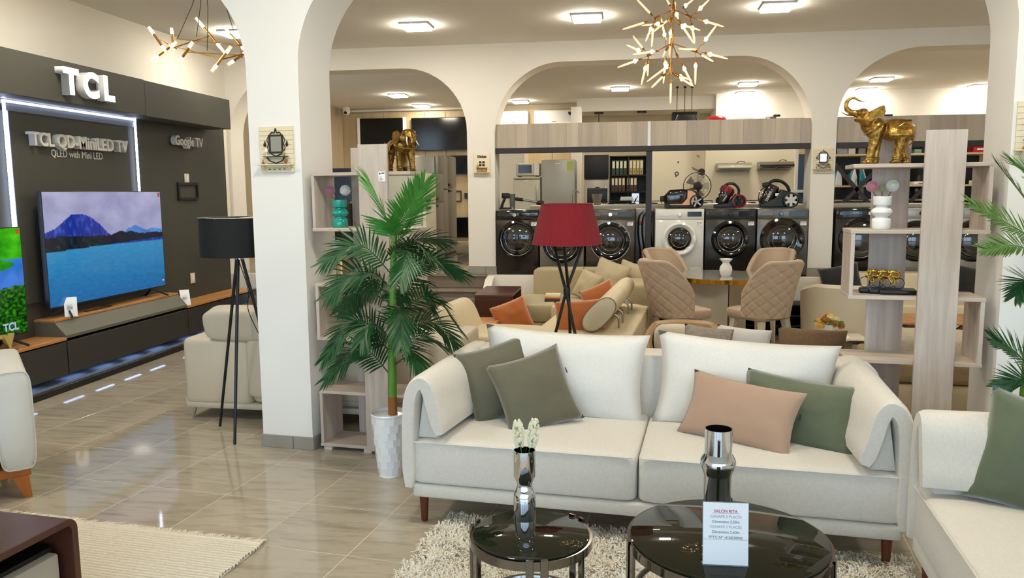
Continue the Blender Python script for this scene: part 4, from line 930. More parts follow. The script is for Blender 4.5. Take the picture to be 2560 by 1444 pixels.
# ---- key-hook wall plaques
def plaque(name, label, t, w, h, kitchen=False, glow=False):
    M_pl = mat('plaque_cream', '#e6d9b8', .6); M_pd = mat('plaque_dark', '#2e2118', .6); n = 10
    if not kitchen:
        for k in range(n): box('slat', M_pl, -w/2, w/2, -.012, 0, h*k/n+.0006, h*(k+1)/n-.0006, t, .001, 1)
    else: box('board', M_pl, -w/2, w/2, -.012, 0, 0, h, t, .008)
    s = w/.24
    box('ledge', M_pl, -w/2-.012*s, w/2+.004, -.055*s, -.012, h*.155, h*.175, t, .001, 1)
    for x in (-.40, .36): MB().prism([(-.012, h*.155), (-.045*s, h*.155), (-.012, h*.03)], w*x, w*x+.012, 'x').build('bracket', M_pl, t)
    m = MB()
    for k in range(4): m.tube([(w*(-.22+.15*k), -.012, h*.07), (w*(-.22+.15*k), -.022, h*.066), (w*(-.22+.15*k), -.026, h*.08)], .0022*s, 5).box(w*(-.22+.15*k)-.006*s, w*(-.22+.15*k)+.006*s, -.014, -.012, h*.06, h*.078)
    m.build('hooks', M_pd, t)
    y0, y1 = -.02*s, -.012
    if not kitchen:
        m = MB(); W_, H_ = w*.17, h*.165; cz = h*.62
        for a, b, c, d in ((-W_, W_, cz+H_, cz+H_+.011*s), (-W_, W_, cz-H_-.011*s, cz-H_), (-W_-.010*s, -W_, cz-H_-.011*s, cz+H_+.011*s), (W_, W_+.010*s, cz-H_-.011*s, cz+H_+.011*s)): m.box(a, b, y0, y1, c, d)
        for sg_ in (-1, 1):
            m.tube(curve_pts([(sg_*(W_+.012*s), -.015, cz-H_), (sg_*(W_+.024*s), -.015, cz-H_*.5), (sg_*(W_+.014*s), -.015, cz), (sg_*(W_+.024*s), -.015, cz+H_*.5), (sg_*(W_+.012*s), -.015, cz+H_)], 12), .0028*s, 5)
            m.tube(curve_pts([(sg_*W_, -.015, cz+H_+.012*s), (sg_*W_*.6, -.015, cz+H_+.026*s), (sg_*W_*.25, -.015, cz+H_+.02*s), (0, -.015, cz+H_+.05*s)], 10), .004*s, 5)
            m.tube(curve_pts([(sg_*W_, -.015, cz-H_-.012*s), (sg_*W_*.5, -.015, cz-H_-.022*s), (0, -.015, cz-H_-.028*s)], 8), .004*s, 5)
        m.build('mirror_frame', M_pd, t)
        box('mirror', mat('mirror_glass', '#c4c4bc', .04, .9) if not glow else mat('mirror_bright', '#eef4fb', .15, .3), -W_, W_, -.014, -.0125, cz-H_, cz+H_, t)
        for sg_ in (-1, 1): MB().tube([(sg_*w*.33, -.016, h*.56), (sg_*w*.33, -.018, h*.60), (sg_*w*.33, -.016, h*.64), (sg_*w*.33, -.014, h*.70)], [.004*s, .010*s, .006*s, .001], 8).build('sconce', M_pd, t)
        m = MB().box(-w*.36, w*.36, -.04*s, -.012, h*.335, h*.347).box(-w*.22, w*.22, -.035*s, -.014, h*.175, h*.187)
        for sg_ in (-1, 1): m.tube(curve_pts([(sg_*w*.26, -.025*s, h*.335), (sg_*w*.18, -.025*s, h*.25), (0, -.025*s, h*.20)], 10), .004*s, 5)
        m.build('console_table', M_pd, t)
        MB().lathe([(0, 0), (.009*s, 0), (.01*s, .01*s), (.003*s, .018*s), (.003*s, .028*s), (.006*s, .03*s)], 10, (-w*.36, -.035*s, h*.176)).build('bottle', M_bark, t)
        MB().lathe([(0, 0), (.006*s, 0), (.012*s, .02*s), (.013*s, .03*s), (0, .03*s)], 10, (w*.32, -.035*s, h*.176)).build('cup', M_bark, t)
        MB().lathe([(0, 0), (.007*s, 0), (.009*s, .016*s), (.003*s, .028*s), (.004*s, .034*s), (0, .034*s)], 10, (w*.24, -.026*s, h*.348)).build('jar', mat('olive_glass', '#8f8a4a', .3), t)
        MB().lathe([(0, 0), (.004*s, 0), (.003*s, .03*s), (.012*s, .03*s), (.010*s, .05*s), (0, .05*s)], 10, (-w*.27, -.026*s, h*.348)).build('small_lamp', M_white, t)
    else:
        text('lettering', 'Kitchen', M_pd, h*.17, t, (0, -.0135, h*.82), (PI/2, 0, 0), .001, .002, 'CENTER', .8, .25)
        m = MB()
        for a, b in ((-.17, .57), (.03, .57), (-.17, .44), (.03, .44)): m.box(w*a, w*(a+.15), y0*.8, y1, h*b, h*(b+.1))
        m.build('picture_tiles', M_pd, t)
        m = MB().box(-w*.34, w*.34, -.04*s, -.012, h*.36, h*.375).box(-w*.3, w*.3, -.03*s, -.012, h*.2, h*.215)
        for a in (-.3, 0, .27): m.box(w*a, w*(a+.03), -.03*s, -.012, h*.2, h*.36)
        m.build('dresser', M_bark, t); box('dresser_back', mat('plaque_tan', '#b9975f', .6), -w*.3, w*.3, -.02*s, -.012, h*.215, h*.36, t)
        MB().lathe([(0, 0), (.011*s, 0), (.012*s, .02*s), (.004*s, .045*s), (0, .06*s)], 10, (-w*.24, -.026*s, h*.375)).build('bottle', mat('olive_glass', '#8f8a4a', .3), t)
    return t
P1 = thingF('wall_plaque', 'cream slatted key plaque with a dark framed mirror on the front white pillar', 'plaque', -.163, -.002, 1.79, 0, 'key plaques with a mirror'); plaque('', '', P1, .232, .283)
P2 = thing('wall_plaque', 'small cream kitchen plaque with a dresser on the rear pillar left of the washers', 'plaque', (-1.762, 9.648, 1.86)); plaque('', '', P2, .205, .272, True)
P3 = thing('wall_plaque', 'small cream key plaque with a bright mirror on the rear pillar right of the washers', 'plaque', (2.273, 9.648, 1.85), 0, 'key plaques with a mirror'); plaque('', '', P3, .215, .285, False, True)
P4 = thingF('wall_plaque', 'cream key plaque cut off by the right edge on the white pillar', 'plaque', 4.055, -.002, 1.79, 0, 'key plaques with a mirror'); plaque('', '', P4, .235, .288)

# ================================================================ MIDDLE OF THE ROOM
# beige leather sofa seen from behind, left of and behind the pillar
ls = thing('sofa', 'beige leather sofa seen from behind, tilted headrest up, beside the black lamp', 'sofa', (-3.24, 5.26, 0), math.radians(-2))
MB().se((.27, .45, .36), (.27, .44, .25), .14, .14, 40, 16).build('arm', M_leathg, ls, ang=1.2)
MB().se((1.25, .45, .30), (.72, .44, .17), .14, .14, 40, 16).build('seat', M_leathg, ls, ang=1.2)
MB().se((1.25, .12, .40), (.735, .12, .225), .14, .14, 40, 16).build('back', M_leathg, ls, ang=1.2)
MB().se((1.82, .45, .36), (.25, .44, .25), .14, .14, 40, 16).build('arm', M_leathg, ls, ang=1.2)
MB().box(.02, 2.05, .01, .9, .085, .13, .015).build('base_rail', mat('pale_rail', '#c9c0ae', .4), ls)
for x in (.36, 1.08):
    hr = MB().se((0, 0, 0), (.355, .085, .125), .45, .22, 40, 14, Matrix.Rotation(math.radians(14), 3, 'X').to_4x4()); hr.xf(Matrix.Translation((x+.20, .05, .725))); hr.build('headrest', M_leathg, ls, ang=1.2)
    for d in (.06, .36): MB().tube([(x+d, .10, .6), (x+d, .05, .66), (x+d, .03, .70)], .008, 8).build('headrest_pin', M_chrome, ls)
for x, y in ((.07, .06), (2.0, .06), (.07, .84), (2.0, .84)): MB().tube(curve_pts([(x+.10, y, .105), (x+.02, y, .108), (x-.005, y, .085), (x-.03, y, 0)], 8), [.014, .014, .014, .013, .013, .012, .011, .010, .009], 8).build('leg', M_chrome, ls)
def leather_sofa(label, loc_, rz, L, W_=.95, mirror=1):
    """front at x=0, back at x=W_; near arm at y=0"""
    t = thing('sofa', label, 'sofa', loc_, rz); X = lambda a, b: (min(mirror*a, mirror*b), max(mirror*a, mirror*b))
    def slab(name, x0, x1, y0, y1, z0, z1, e=.16):
        x0, x1 = X(x0, x1); return MB().se(((x0+x1)/2, (y0+y1)/2, (z0+z1)/2), ((x1-x0)/2, (y1-y0)/2, (z1-z0)/2), e, e, 44, 16).build(name, M_leath, t, ang=1.2)
    slab('base', .04, W_, .02, L-.02, .08, .30); slab('seat_cushion', .06, W_-.22, .26, L-.26, .26, .43)
    slab('arm', 0, W_-.03, 0, .30, .22, .505); slab('arm', .0, W_-.03, L-.30, L, .22, .505); slab('back', W_-.30, W_+.03, .02, L-.02, .18, .50, .12)
    y0, y1 = .06, L-.20; n = 2
    for k in range(n):
        a, b = y0+(y1-y0)*k/n, y0+(y1-y0)*(k+1)/n-.006
        st = []
        for q in range(24):
            th = 2*PI*q/24; cx, cz = .175*math.copysign(abs(math.cos(th))**.7, math.cos(th)), .09*math.sin(th); an = math.radians(47)
            st.append((mirror*(W_-.245+cx*math.cos(an)-cz*math.sin(an)), .655+cx*math.sin(an)+cz*math.cos(an)))
        MB().loft([[(.0*x+x0c+(x-x0c)*s, y, z0c+(z-z0c)*s) for x, z in st] for y, s in ((a, .88), (a+.012, .98), (a+.03, 1), (b-.03, 1), (b-.012, .98), (b, .88)) for x0c, z0c in [(mirror*(W_-.245), .655)]]).build('headrest', M_leath, t, ang=.9)
        if k == 0: MB().tube([(x*.985+mirror*(W_-.245)*.015, a+.002, z*.985+.655*.015) for x, z in st+st[:1]], .003, 5, False).build('piping', mat('piping_brown', '#6c5a40', .6), t)
        for y in (a+.30, b-.20):
            MB().tube(curve_pts([(mirror*(W_-.20), y, .64), (mirror*(W_-.13), y, .60), (mirror*(W_-.115), y, .56), (mirror*(W_-.115), y, .495)], 10), .009, 8).build('headrest_pin', M_steel, t)
    for y in (.1, L-.1):
        for x in (.12, W_-.1): MB().cyl((mirror*x, y, 0), (mirror*x, y, .09), .018, .022, 12).build('leg', M_chrome, t)
    return t
leather_sofa('cream leather sofa with tilted headrests on chrome pins behind the red lamp', FW(.90, 1.78), TH, 1.84)
lc = thingF('lounge_chair', 'cream leather lounge chair half hidden behind the palm', 'armchair', .36, 1.95)
MB().se((0, 0, 0), (.10, .40, .30), .45, .3, 36, 16, (Matrix.Rotation(math.radians(-22), 4, 'Y'))).xf(Matrix.Translation((.0, .1, .42))).build('back', M_leath, lc, ang=1.2)
MB().se((.36, .1, .32), (.34, .42, .14), .25, .2, 40, 14).build('seat', M_leath, lc, ang=1.2)
MB().se((.30, -.28, .39), (.36, .10, .10), .4, .3, 36, 12).build('arm', M_leath, lc, ang=1.2)
for x, y in ((.05, -.2), (.6, -.2), (.05, .4), (.6, .4)): MB().cyl((x, y, 0), (x, y, .2), .018, .02, 10).build('leg', M_chrome, lc)
cushion('throw_pillow', .42, .30, .12, M_orange, 'orange pillow in front of the tilted cream headrest, nearer of two', 1.42, 2.02, .60, math.radians(10), math.radians(16), math.radians(-4), 33, 'orange pillows', 'pillow', .05)
cushion('throw_pillow', .34, .34, .12, M_orange, 'orange pillow against the far arm of the cream leather sofa', 1.47, 2.92, .615, math.radians(-10), math.radians(14), math.radians(-26), 37, 'orange pillows', 'pillow', .05)
cushion('throw_pillow', .36, .34, .12, M_orange, 'orange pillow peeping out behind the rounded headrest by the steps', .62, 2.85, .44, math.radians(20), math.radians(14), math.radians(-20), 41, 'orange pillows', 'pillow', .05)
bs = thing('side_table', 'small oak side table at the foot of the steps', 'table', (-1.36, 7.35, 0)); box('table_top', M_oak, -.16, .16, -.2, .2, .40, .43, bs, .003); box('table_base', M_oak, -.13, -.10, -.18, .18, 0, .40, bs); box('table_base', M_oak, .10, .13, -.18, .18, 0, .40, bs)
# oatmeal corner sofa against the platform
fsf = thing('sofa', 'oatmeal fabric sofa against the white platform, its left end open', 'sofa', (-1.36, 8.34, 0))
MB().box(0, 1.62, 0, 1.14, .05, .25, .02).build('base', M_fab, fsf)
MB().se((.80, .47, .35), (.80, .47, .10), .16, .12, 48, 14).build('seat_cushion', M_fab, fsf, ang=1.2)
MB().se((.94, 1.0, .53), (.66, .14, .23), .16, .14, 44, 14).build('back', M_fab, fsf, ang=1.2)
MB().se((1.50, .6, .43), (.13, .55, .25), .16, .14, 40, 14).build('arm', M_fab, fsf, ang=1.2)
box('plinth', M_black, .04, 1.58, .04, 1.1, 0, .05, fsf)
def cushw(name, w, h, t, m, label, p, yaw=0, lean=0, roll=0, seed=0, group=None, pin=.06, cat='pillow'):
    o = MB().pillow(w, h, t, 17, pin, seed, .016).build(name, m, None, ang=2.5); tag(o, label, cat, group)
    o.matrix_world = Matrix.Translation(p) @ Matrix.Rotation(yaw, 4, 'Z') @ Matrix.Rotation(-lean, 4, 'X') @ Matrix.Rotation(roll, 4, 'Y'); return o
M_fab2 = mat('sand_linen', '#c0b293', .9, sheen=.2, bump=(300, .4), var=((9, 9, 9), '#b2a384', .7))
cushw('throw_pillow', .30, .34, .13, M_fab2, 'small sand linen pillow, front one of three leaning on the oatmeal sofa', (-.42, 8.85, .60), math.radians(-28), math.radians(20), math.radians(18), 51, 'sand linen pillows')
cushw('throw_pillow', .44, .44, .17, M_fab2, 'large crumpled sand linen pillow in the middle of the oatmeal sofa', (-.18, 9.0, .655), math.radians(-26), math.radians(16), math.radians(16), 55, 'sand linen pillows')
cushw('throw_pillow', .40, .40, .15, M_fab2, 'sand linen pillow rearmost against the oatmeal sofa arm', (.06, 9.06, .655), math.radians(-40), math.radians(14), math.radians(10), 59, 'sand linen pillows')
cushw('throw_pillow', .46, .44, .13, M_orange, 'orange pillow glimpsed through the middle box of the left shelf', (-2.13, 5.98, .685), 0, math.radians(12), 0, 45, 'orange pillows')
sb = thing('swatch_book', 'stack of fabric swatches from cream to black on the oatmeal sofa', 'swatches', (-.80, 8.66, .452), math.radians(3))
for k, c in enumerate(('#1c1815', '#5a2f22', '#a1623c', '#cfae84', '#d9cba8', '#e4dcc2')): box('swatch', mat('swatch_%d' % k, c, .8), -.085, .085, -.10+.05*k, .22+.015*k, .0005+.008*k, .008+.008*k, sb, .002, 1)
ct = thing('side_table', 'chocolate leather C-shaped side table at the open end of the oatmeal sofa', 'table', (-1.56, 8.02, 0))
MB().prism([(0, 0), (0, .575)] + [(.03-.03*math.cos(q), .57+.03*math.sin(q)) for q in [PI/2*k/6 for k in range(7)]] + [(.72, .60), (.72, .57), (.03, .57), (.03, 0)], 0, .40, 'x', .003, 1).build('front_and_top', M_choc, ct)
box('rear_panel', M_choc, 0, .40, .69, .72, 0, .57, ct, .003, 1)
MB().box(-.004, .404, -.004, .0, .555, .563).box(-.004, .404, -.004, 0, .538, .546).build('stitch_band', mat('choc_edge', '#5e3a2a', .35), ct)
# round dining table and its four quilted chairs
dt = thing('dining_table', 'round dining table with a marble-grey top, gold rim and faceted ivory base', 'table', (1.03, 8.62, 0))
MB().lathe([(0, .735), (.525, .735), (.53, .74), (.53, .757), (0, .757)], 64).build('table_top', mat('grey_marble', '#a7a297', .08, coat=.4, var=((5, 5, 5), '#8d887d', .8)), dt)
MB().lathe([(.528, .71), (.54, .71), (.54, .755), (.528, .755), (.528, .71)], 64).build('gold_rim', M_goldp, dt)
for k, an in enumerate((40, 158, 277)):
    a0, a1 = math.radians(an), math.radians(an+117); MB().prism([(.36*math.cos(a0), .36*math.sin(a0)), (.36*math.cos(a1), .36*math.sin(a1)), (.05*math.cos((a0+a1)/2), .05*math.sin((a0+a1)/2))], .0, .735, 'z', .004, 1).build('base_panel', M_ivory, dt)
dv = thing('small_vase', 'small white waisted vase on the round dining table', 'vase', (1.055, 8.45, .757))
MB().lathe([(0, 0), (.043, 0), (.058, .03), (.066, .07), (.06, .105), (.038, .135), (.034, .145), (.045, .16), (.068, .185), (.064, .186), (.03, .145), (0, .14)], 32).build('body', M_whitem, dv, ang=.9)
def quilted_chair():
    t = thing('dining_chair', 'beige quilted tub chair left of the dining table, back towards the cream sofa', 'chair', (0, 0, 0), 0, 'quilted dining chairs')
    def prof(a):
        f = abs(a)/1.0; f = min(1, f)
        return .975-.30*max(0, (f-.48)/.52)**1.25 - .02*f
    def shell(off, quilt):
        def fn(i, j):
            a = -1+2*i; th = a*1.62; top = prof(a); z0 = .44; z = z0+(top-z0)*j
            rr = .235 + off + .045*(z-z0)/.5*max(0, math.cos(th)) + .01*math.cos(2*th)
            if quilt:
                s = a*7.0; u = (z-z0)*18; q = abs(math.sin(PI*(s+u)/2))*abs(math.sin(PI*(s-u)/2)); rr += .014*min(1, q*3.2)**.5
            lean = .10*((z-z0)/.5)**1.5*max(0, math.cos(th))
            return (rr*math.sin(th)*1.0, rr*math.cos(th)*.98+lean, z)
        return fn
    o = MB().grid(shell(.03, True), 96, 60); o.build('quilted_back', M_quilt, t, ang=2)
    MB().grid(shell(-.03, False), 40, 20).build('inner_back', M_seat, t, ang=2)
    rim = []
    for k in range(61):
        a = -1+2*k/60; p = Vector(shell(.03, False)(k/60, 1)); q = Vector(shell(-.03, False)(k/60, 1)); rim.append((p+q)/2)
    lo = [(Vector(shell(.03, False)(e, j/8))+Vector(shell(-.03, False)(e, j/8)))/2 for e in (0,) for j in range(9)]; hi = [(Vector(shell(.03, False)(1, 1-j/8))+Vector(shell(-.03, False)(1, 1-j/8)))/2 for j in range(9)]
    MB().tube(lo+rim[1:-1]+hi, .031, 10).build('rim', M_seat, t, ang=2)
    MB().se((0, -.03, .455), (.235, .25, .055), .35, .35, 36, 12).build('seat', M_seat, t, ang=1.2)
    for x, y in ((.17, -.17), (-.17, -.17), (.16, .15), (-.16, .15)):
        MB().loft([[(x*1.35+dx*.7, y*1.4+dy*.7, 0) for dx, dy in ((-.02, -.02), (.02, -.02), (.02, .02), (-.02, .02))], [(x+dx*1.4, y+dy*1.4, .42) for dx, dy in ((-.02, -.02), (.02, -.02), (.02, .02), (-.02, .02))]]).build('leg', M_ivory, t)
    return t
q0 = quilted_chair(); q0.location = (.53, 7.86, 0); q0.rotation_euler = (0, 0, math.radians(118))
dup(q0, (1.33, 7.9, 0), math.radians(-140), 'beige quilted chair right of the dining table, diamond back turned to the shelf')
dup(q0, (.55, 8.98, 0), math.radians(38), 'beige dining chair behind the table before the white washing machine, smooth front showing')
dup(q0, (1.56, 9.02, 0), math.radians(-36), 'beige dining chair behind the table, half hidden by the quilted back on its right')
bu = thing('low_shelf', 'black low open shelf unit against the platform behind the dining chairs', 'shelf', (.22, 9.18, 0))
box('back', M_black, 0, 1.88, .34, .36, 0, .345, bu); box('top', M_black, 0, 1.88, 0, .36, .345, .36, bu)
for z in (.0, .11, .225): box('shelf', M_blackm, 0, 1.88, 0, .34, z, z+.014, bu)
for x in (0, .62, 1.25, 1.86): box('side', M_black, x, x+.02, .0, .34, .014, .345, bu)
# low sofa right behind the cream one, with its pillows
wv = thing('sofa', 'low woven taupe sofa behind the cream one, only its top edge showing', 'sofa', (.25, 5.25, 0), math.radians(-2))
M_wov = mat('woven_taupe', '#b09c88', .9, bump=(200, .8), var=((70, 70, 70), '#8f7c68', .9))
MB().se((.60, .09, .34), (.60, .085, .235), .14, .14, 40, 14).build('back', M_wov, wv, ang=1.2); MB().se((.60, .5, .27), (.60, .42, .15), .14, .14, 40, 14).build('seat', M_wov, wv, ang=1.2); box('base', M_black, .05, 1.15, .1, .85, 0, .1, wv)
M_chen = mat('grey_chenille', '#aca296', .95, bump=(120, .9), var=((45, 45, 45), '#8d8377', .9)); M_brn = mat('brown_boucle', '#856a50', .95, bump=(220, .8), var=((80, 80, 80), '#6d5540', .8)); M_velc = mat('cream_velvet', '#d6cbb0', .7, sheen=.6, var=((7, 7, 7), '#b3a68c', .9))
cushw('throw_pillow', .34, .30, .13, M_chen, 'grey chenille pillow showing above the left white back cushion gap', (.575, 5.52, .565), 0, math.radians(10), math.radians(6), 61)
cushw('throw_pillow', .38, .30, .13, M_linen2, 'off-white pillow between the grey and the brown ones behind the sofa', (.83, 5.62, .545), 0, math.radians(10), math.radians(6), 65)
cushw('throw_pillow', .46, .30, .14, M_brn, 'brown woolly pillow behind the sofa, next to the yellow flowers', (1.27, 5.50, .565), 0, math.radians(10), math.radians(3), 69)
bc = thing('tub_chair', 'tan backed tub chair with mottled cream cushion behind the sofa', 'armchair', (.47, 6.12, 0), math.radians(0))
m = MB()
def tb(i, j):
    th = -1.9+3.8*i; r = .31 if j < .5 else .25; z = (.09, .60, .62, .60, .30)[round(j*4)]; z -= .16*max(0, abs(th)-.9); r = (.31, .315, .285, .255, .25)[round(j*4)]
    return (r*math.sin(th), r*math.cos(th), max(z, .09))
m.grid(tb, 40, 5).build('shell', mat('tan_leather', '#b8966a', .45), bc, ang=.8)
MB().se((0, -.03, .26), (.25, .26, .16), .2, .3, 32, 12).build('seat_cushion', M_velc, bc, ang=1.2)
MB().se((-.08, .02, .49), (.16, .15, .13), .6, .5, 28, 12).build('roll_cushion', M_velc, bc, ang=1.2)
# yellow flowers on a small table
ft = thing('side_table', 'small white side table under the yellow flowers', 'table', (1.62, 6.72, 0)); MB().lathe([(0, .43), (.22, .43), (.22, .45), (0, .45)], 40).build('table_top', M_whitem, ft); MB().cyl((0, 0, .02), (0, 0, .43), .03, .03).lathe([(0, 0), (.14, 0), (.14, .02), (0, .02)], 28).build('pedestal', M_whitem, ft)
fv = thing('flower_bowl', 'white footed bowl of yellow and cream flowers behind the brown pillow', 'flowers', (1.665, 6.66, .45))
MB().lathe([(0, 0), (.062, 0), (.075, .02), (.07, .04), (.045, .052), (.045, .06), (.07, .09), (.078, .11), (.072, .11), (0, .085)], 32).build('bowl', M_whitem, fv, ang=.9)
rnd = random.Random(4)
for k in range(15):
    an = k*2.4; r = .012+.0065*k; z = .175-.0052*k+rnd.uniform(-.01, .01); x, y = r*math.cos(an), r*math.sin(an); h = MB(); R_ = .030 if k % 3 else .036
    h.se((x, y, z), (R_*.75, R_*.75, R_*.6), 1, 1, 10, 8)
    for q in range(40):
        yy = 1-2*(q+.5)/40; rr = math.sqrt(1-yy*yy); d = Vector((math.cos(q*2.4)*rr, math.sin(q*2.4)*rr, yy)); h.tube([Vector((x, y, z))+d*R_*.5, Vector((x, y, z))+d*R_], [.002, .005], 4)
    h.build('bloom', (mat('yellow_petal', '#e6b95a', .7), mat('ochre_petal', '#a8742a', .7), mat('pale_petal', '#e9e0b4', .7))[k % 3 if k else 0], fv)
for k in range(10):
    an = k*.63; MB().loft([[(.05*math.cos(an)+dx, .05*math.sin(an)+dy, .11) for dx, dy in ((-.006, 0), (0, -.004), (.006, 0), (0, .004))], [(.10*math.cos(an)+dx*2, .10*math.sin(an)+dy*2, .135) for dx, dy in ((-.006, 0), (0, -.004), (.006, 0), (0, .004))], [(.125*math.cos(an)+dx*.2, .125*math.sin(an)+dy*.2, .12) for dx, dy in ((-.006, 0), (0, -.004), (.006, 0), (0, .004))]]).build('leaf', M_leafy, fv)
lp = tag(MB().box(1.45, 1.565, 6.58, 6.70, .4505, .492, .002, 1).build('paper_pad', mat('lilac_paper', '#c8bfc4', .7)), 'pale lilac paper pad beside the flower bowl', 'paper')
# cream tub chair, cream sofa with black pillows and an oak table, right
tc = thing('tub_chair', 'smooth cream tub chair seen from behind, left of the right shelf unit', 'armchair', (2.10, 7.95, 0), math.radians(172))
m = MB()
def tb2(i, j):
    th = -1.75+3.5*i; k = round(j*4); r = (.36, .385, .355, .315, .30)[k]; z = (.10, .74, .77, .74, .36)[k] - .10*max(0, abs(th)-.8)
    return (r*math.sin(th), r*math.cos(th), max(z, .10))
m.grid(tb2, 44, 5).build('shell', mat('cream_hide', '#cfc2a8', .5), tc, ang=.8); MB().se((0, -.05, .30), (.30, .32, .14), .2, .3, 32, 12).build('seat_cushion', M_leath, tc, ang=1.2)
for x, y in ((.2, .2), (-.2, .2), (.2, -.2), (-.2, -.2)): MB().cyl((x, y, 0), (x, y, .17), .018, .02, 10).build('leg', M_black, tc)
gpd = thing('display_plinth', 'grey and cream plinth on the floor beside the tub chair', 'plinth', (2.02, 7.25, 0)); box('panel', mat('plinth_grey', '#8d8780', .5), -.0, .10, 0, .2, .0, .28, gpd, .003, 1); box('panel', M_ivory, .11, .13, -.05, .3, 0, .32, gpd, .002, 1); box('top', M_ivory, -.15, .13, -.05, .3, .32, .335, gpd, .002, 1)
cs = thing('sofa', 'cream leather sofa along the platform, seen through the right shelf unit', 'sofa', (2.25, 8.65, 0))
MB().se((.95, .42, .28), (.95, .42, .17), .14, .14, 44, 14).build('seat', M_leath, cs, ang=1.2); MB().se((.95, .75, .47), (.95, .13, .25), .16, .12, 44, 14).build('back', M_leath, cs, ang=1.2)
MB().se((.85, .55, .51), (.14, .13, .09), .8, .6, 28, 12).build('bolster', M_leath, cs, ang=1.2); MB().se((1.4, .6, .60), (.26, .12, .17), .6, .5, 28, 12).build('back_cushion', M_leath, cs, ang=1.2)
for x in (.1, 1.8): MB().cyl((x, .1, 0), (x, .1, .12), .02, .02, 10).build('leg', M_black, cs)
M_blv = mat('black_velvet', '#131110', .8, sheen=.3)
cushw('throw_pillow', .42, .34, .14, M_blv, 'black velvet pillow left of the right shelf unit, against the platform', (2.36, 9.02, .66), math.radians(-16), math.radians(14), math.radians(-14), 73, 'black velvet pillows')
cushw('throw_pillow', .44, .32, .14, M_blv, 'black velvet pillow glimpsed at the right side of the shelf unit', (3.62, 9.05, .68), math.radians(14), math.radians(12), math.radians(12), 77, 'black velvet pillows')
ot = thing('coffee_table', 'oak topped coffee table with dark crossed legs, seen through the right shelf unit', 'table', (2.46, 7.50, 0)); box('table_top', M_oak, 0, .85, 0, .55, .425, .45, ot, .004, 1)
for y in (.1, .45): MB().bar((.14, y, 0), (.66, y, .425), .05, .03, (0, 1, 0)).bar((.66, y, 0), (.14, y, .425), .05, .03, (0, 1, 0)).build('crossed_legs', M_walnut, ot)
ba = thing('armchair', 'cream armchair with a tan woven band and a boucle cushion behind the right shelf unit', 'armchair', (1.52, 4.98, 0), TH)
MB().box(0, .82, 0, .66, .09, .47, .05, 3).build('base', M_leath, ba); MB().box(.005, .815, .005, .655, .475, .60, .03, 3).build('woven_band', mat('tan_weave', '#b09a78', .9, bump=(150, .8), var=((8, 60, 60), '#97825f', .8)), ba)
M_bou = mat('cream_boucle', '#d6ccb6', .95, bump=(90, 1.0), var=((50, 50, 50), '#bdb198', .8))
MB().se((.41, .36, .64), (.36, .26, .10), .5, .4, 32, 12).build('boucle_cushion', M_bou, ba, ang=1.2)
for x, y in ((.07, .07), (.75, .07), (.07, .6), (.75, .6)): MB().cyl((x, y, 0), (x, y, .09), .02, .02, 10).build('leg', M_black, ba)

# ================================================================ REAR ROOM ON THE RAISED FLOOR
def panels(label, x0, x1, joint, zt=2.49, zb=2.20):
    t = thing('overhead_fascia', label, 'panel', (0, 0, 0), 0, 'wood fascias with a dark rail')
    n = []
    xs = [x0]
    w = .21
    while xs[-1] < x1-.02:
        nx = xs[-1]+w*(1+.35*math.sin(len(xs)*2.3))
        xs.append(min(nx, x1) if x1-nx > .08 else x1)
    for a, b in zip(xs, xs[1:]):
        k = len(n) % 3; n.append(box('plank', (M_lam, mat('beige_laminate_pale', '#c0b29f', .32, var=((13, 13, .7), '#a89986', .7)), mat('beige_laminate_grey', '#b0a292', .3, var=((13, 13, .7), '#968978', .7)))[k], a+.0005, b-.0005, 9.70, 9.718, zb, zt, t, .0008, 1))
    if joint: box('joint_strip', mat('joint_strip', '#d6d0c6', .25, .3), joint-.018, joint+.018, 9.694, 9.70, zb, zt, t)
    MB().box(x0, x1, 9.69, 9.76, zb-.065, zb, .004, 1).build('rail', M_rail, t)
    box('shelf_board', M_lam, x0+.02, x1-.02, 9.72, 10.35, 2.225, 2.245, t)
    return t
panels('wood fascia with a dark rail across the central arch above the washing machines', -1.60, 2.14, .275)
panels('wood fascia with a dark rail across the right arch behind the gold elephant', 2.42, 6.0, None)
tag(box('steel_post', M_rail, .245, .315, 9.70, 9.76, PL, 2.135, None, .003, 1), 'dark square steel post dividing the row of washing machines', 'post')
M_ringb = mat('door_ring_black', '#0c0c0d', .07, coat=.7); M_ringw = mat('door_ring_white', '#e6e4de', .12, coat=.5); M_doorgl = mat('door_glass', '#1d1e20', .03, spec=.8, coat=1); M_lab = mat('shop_label', '#efeee8', .6)
M_drum = mat('drum_steel', '#8b8a86', .18, .95)
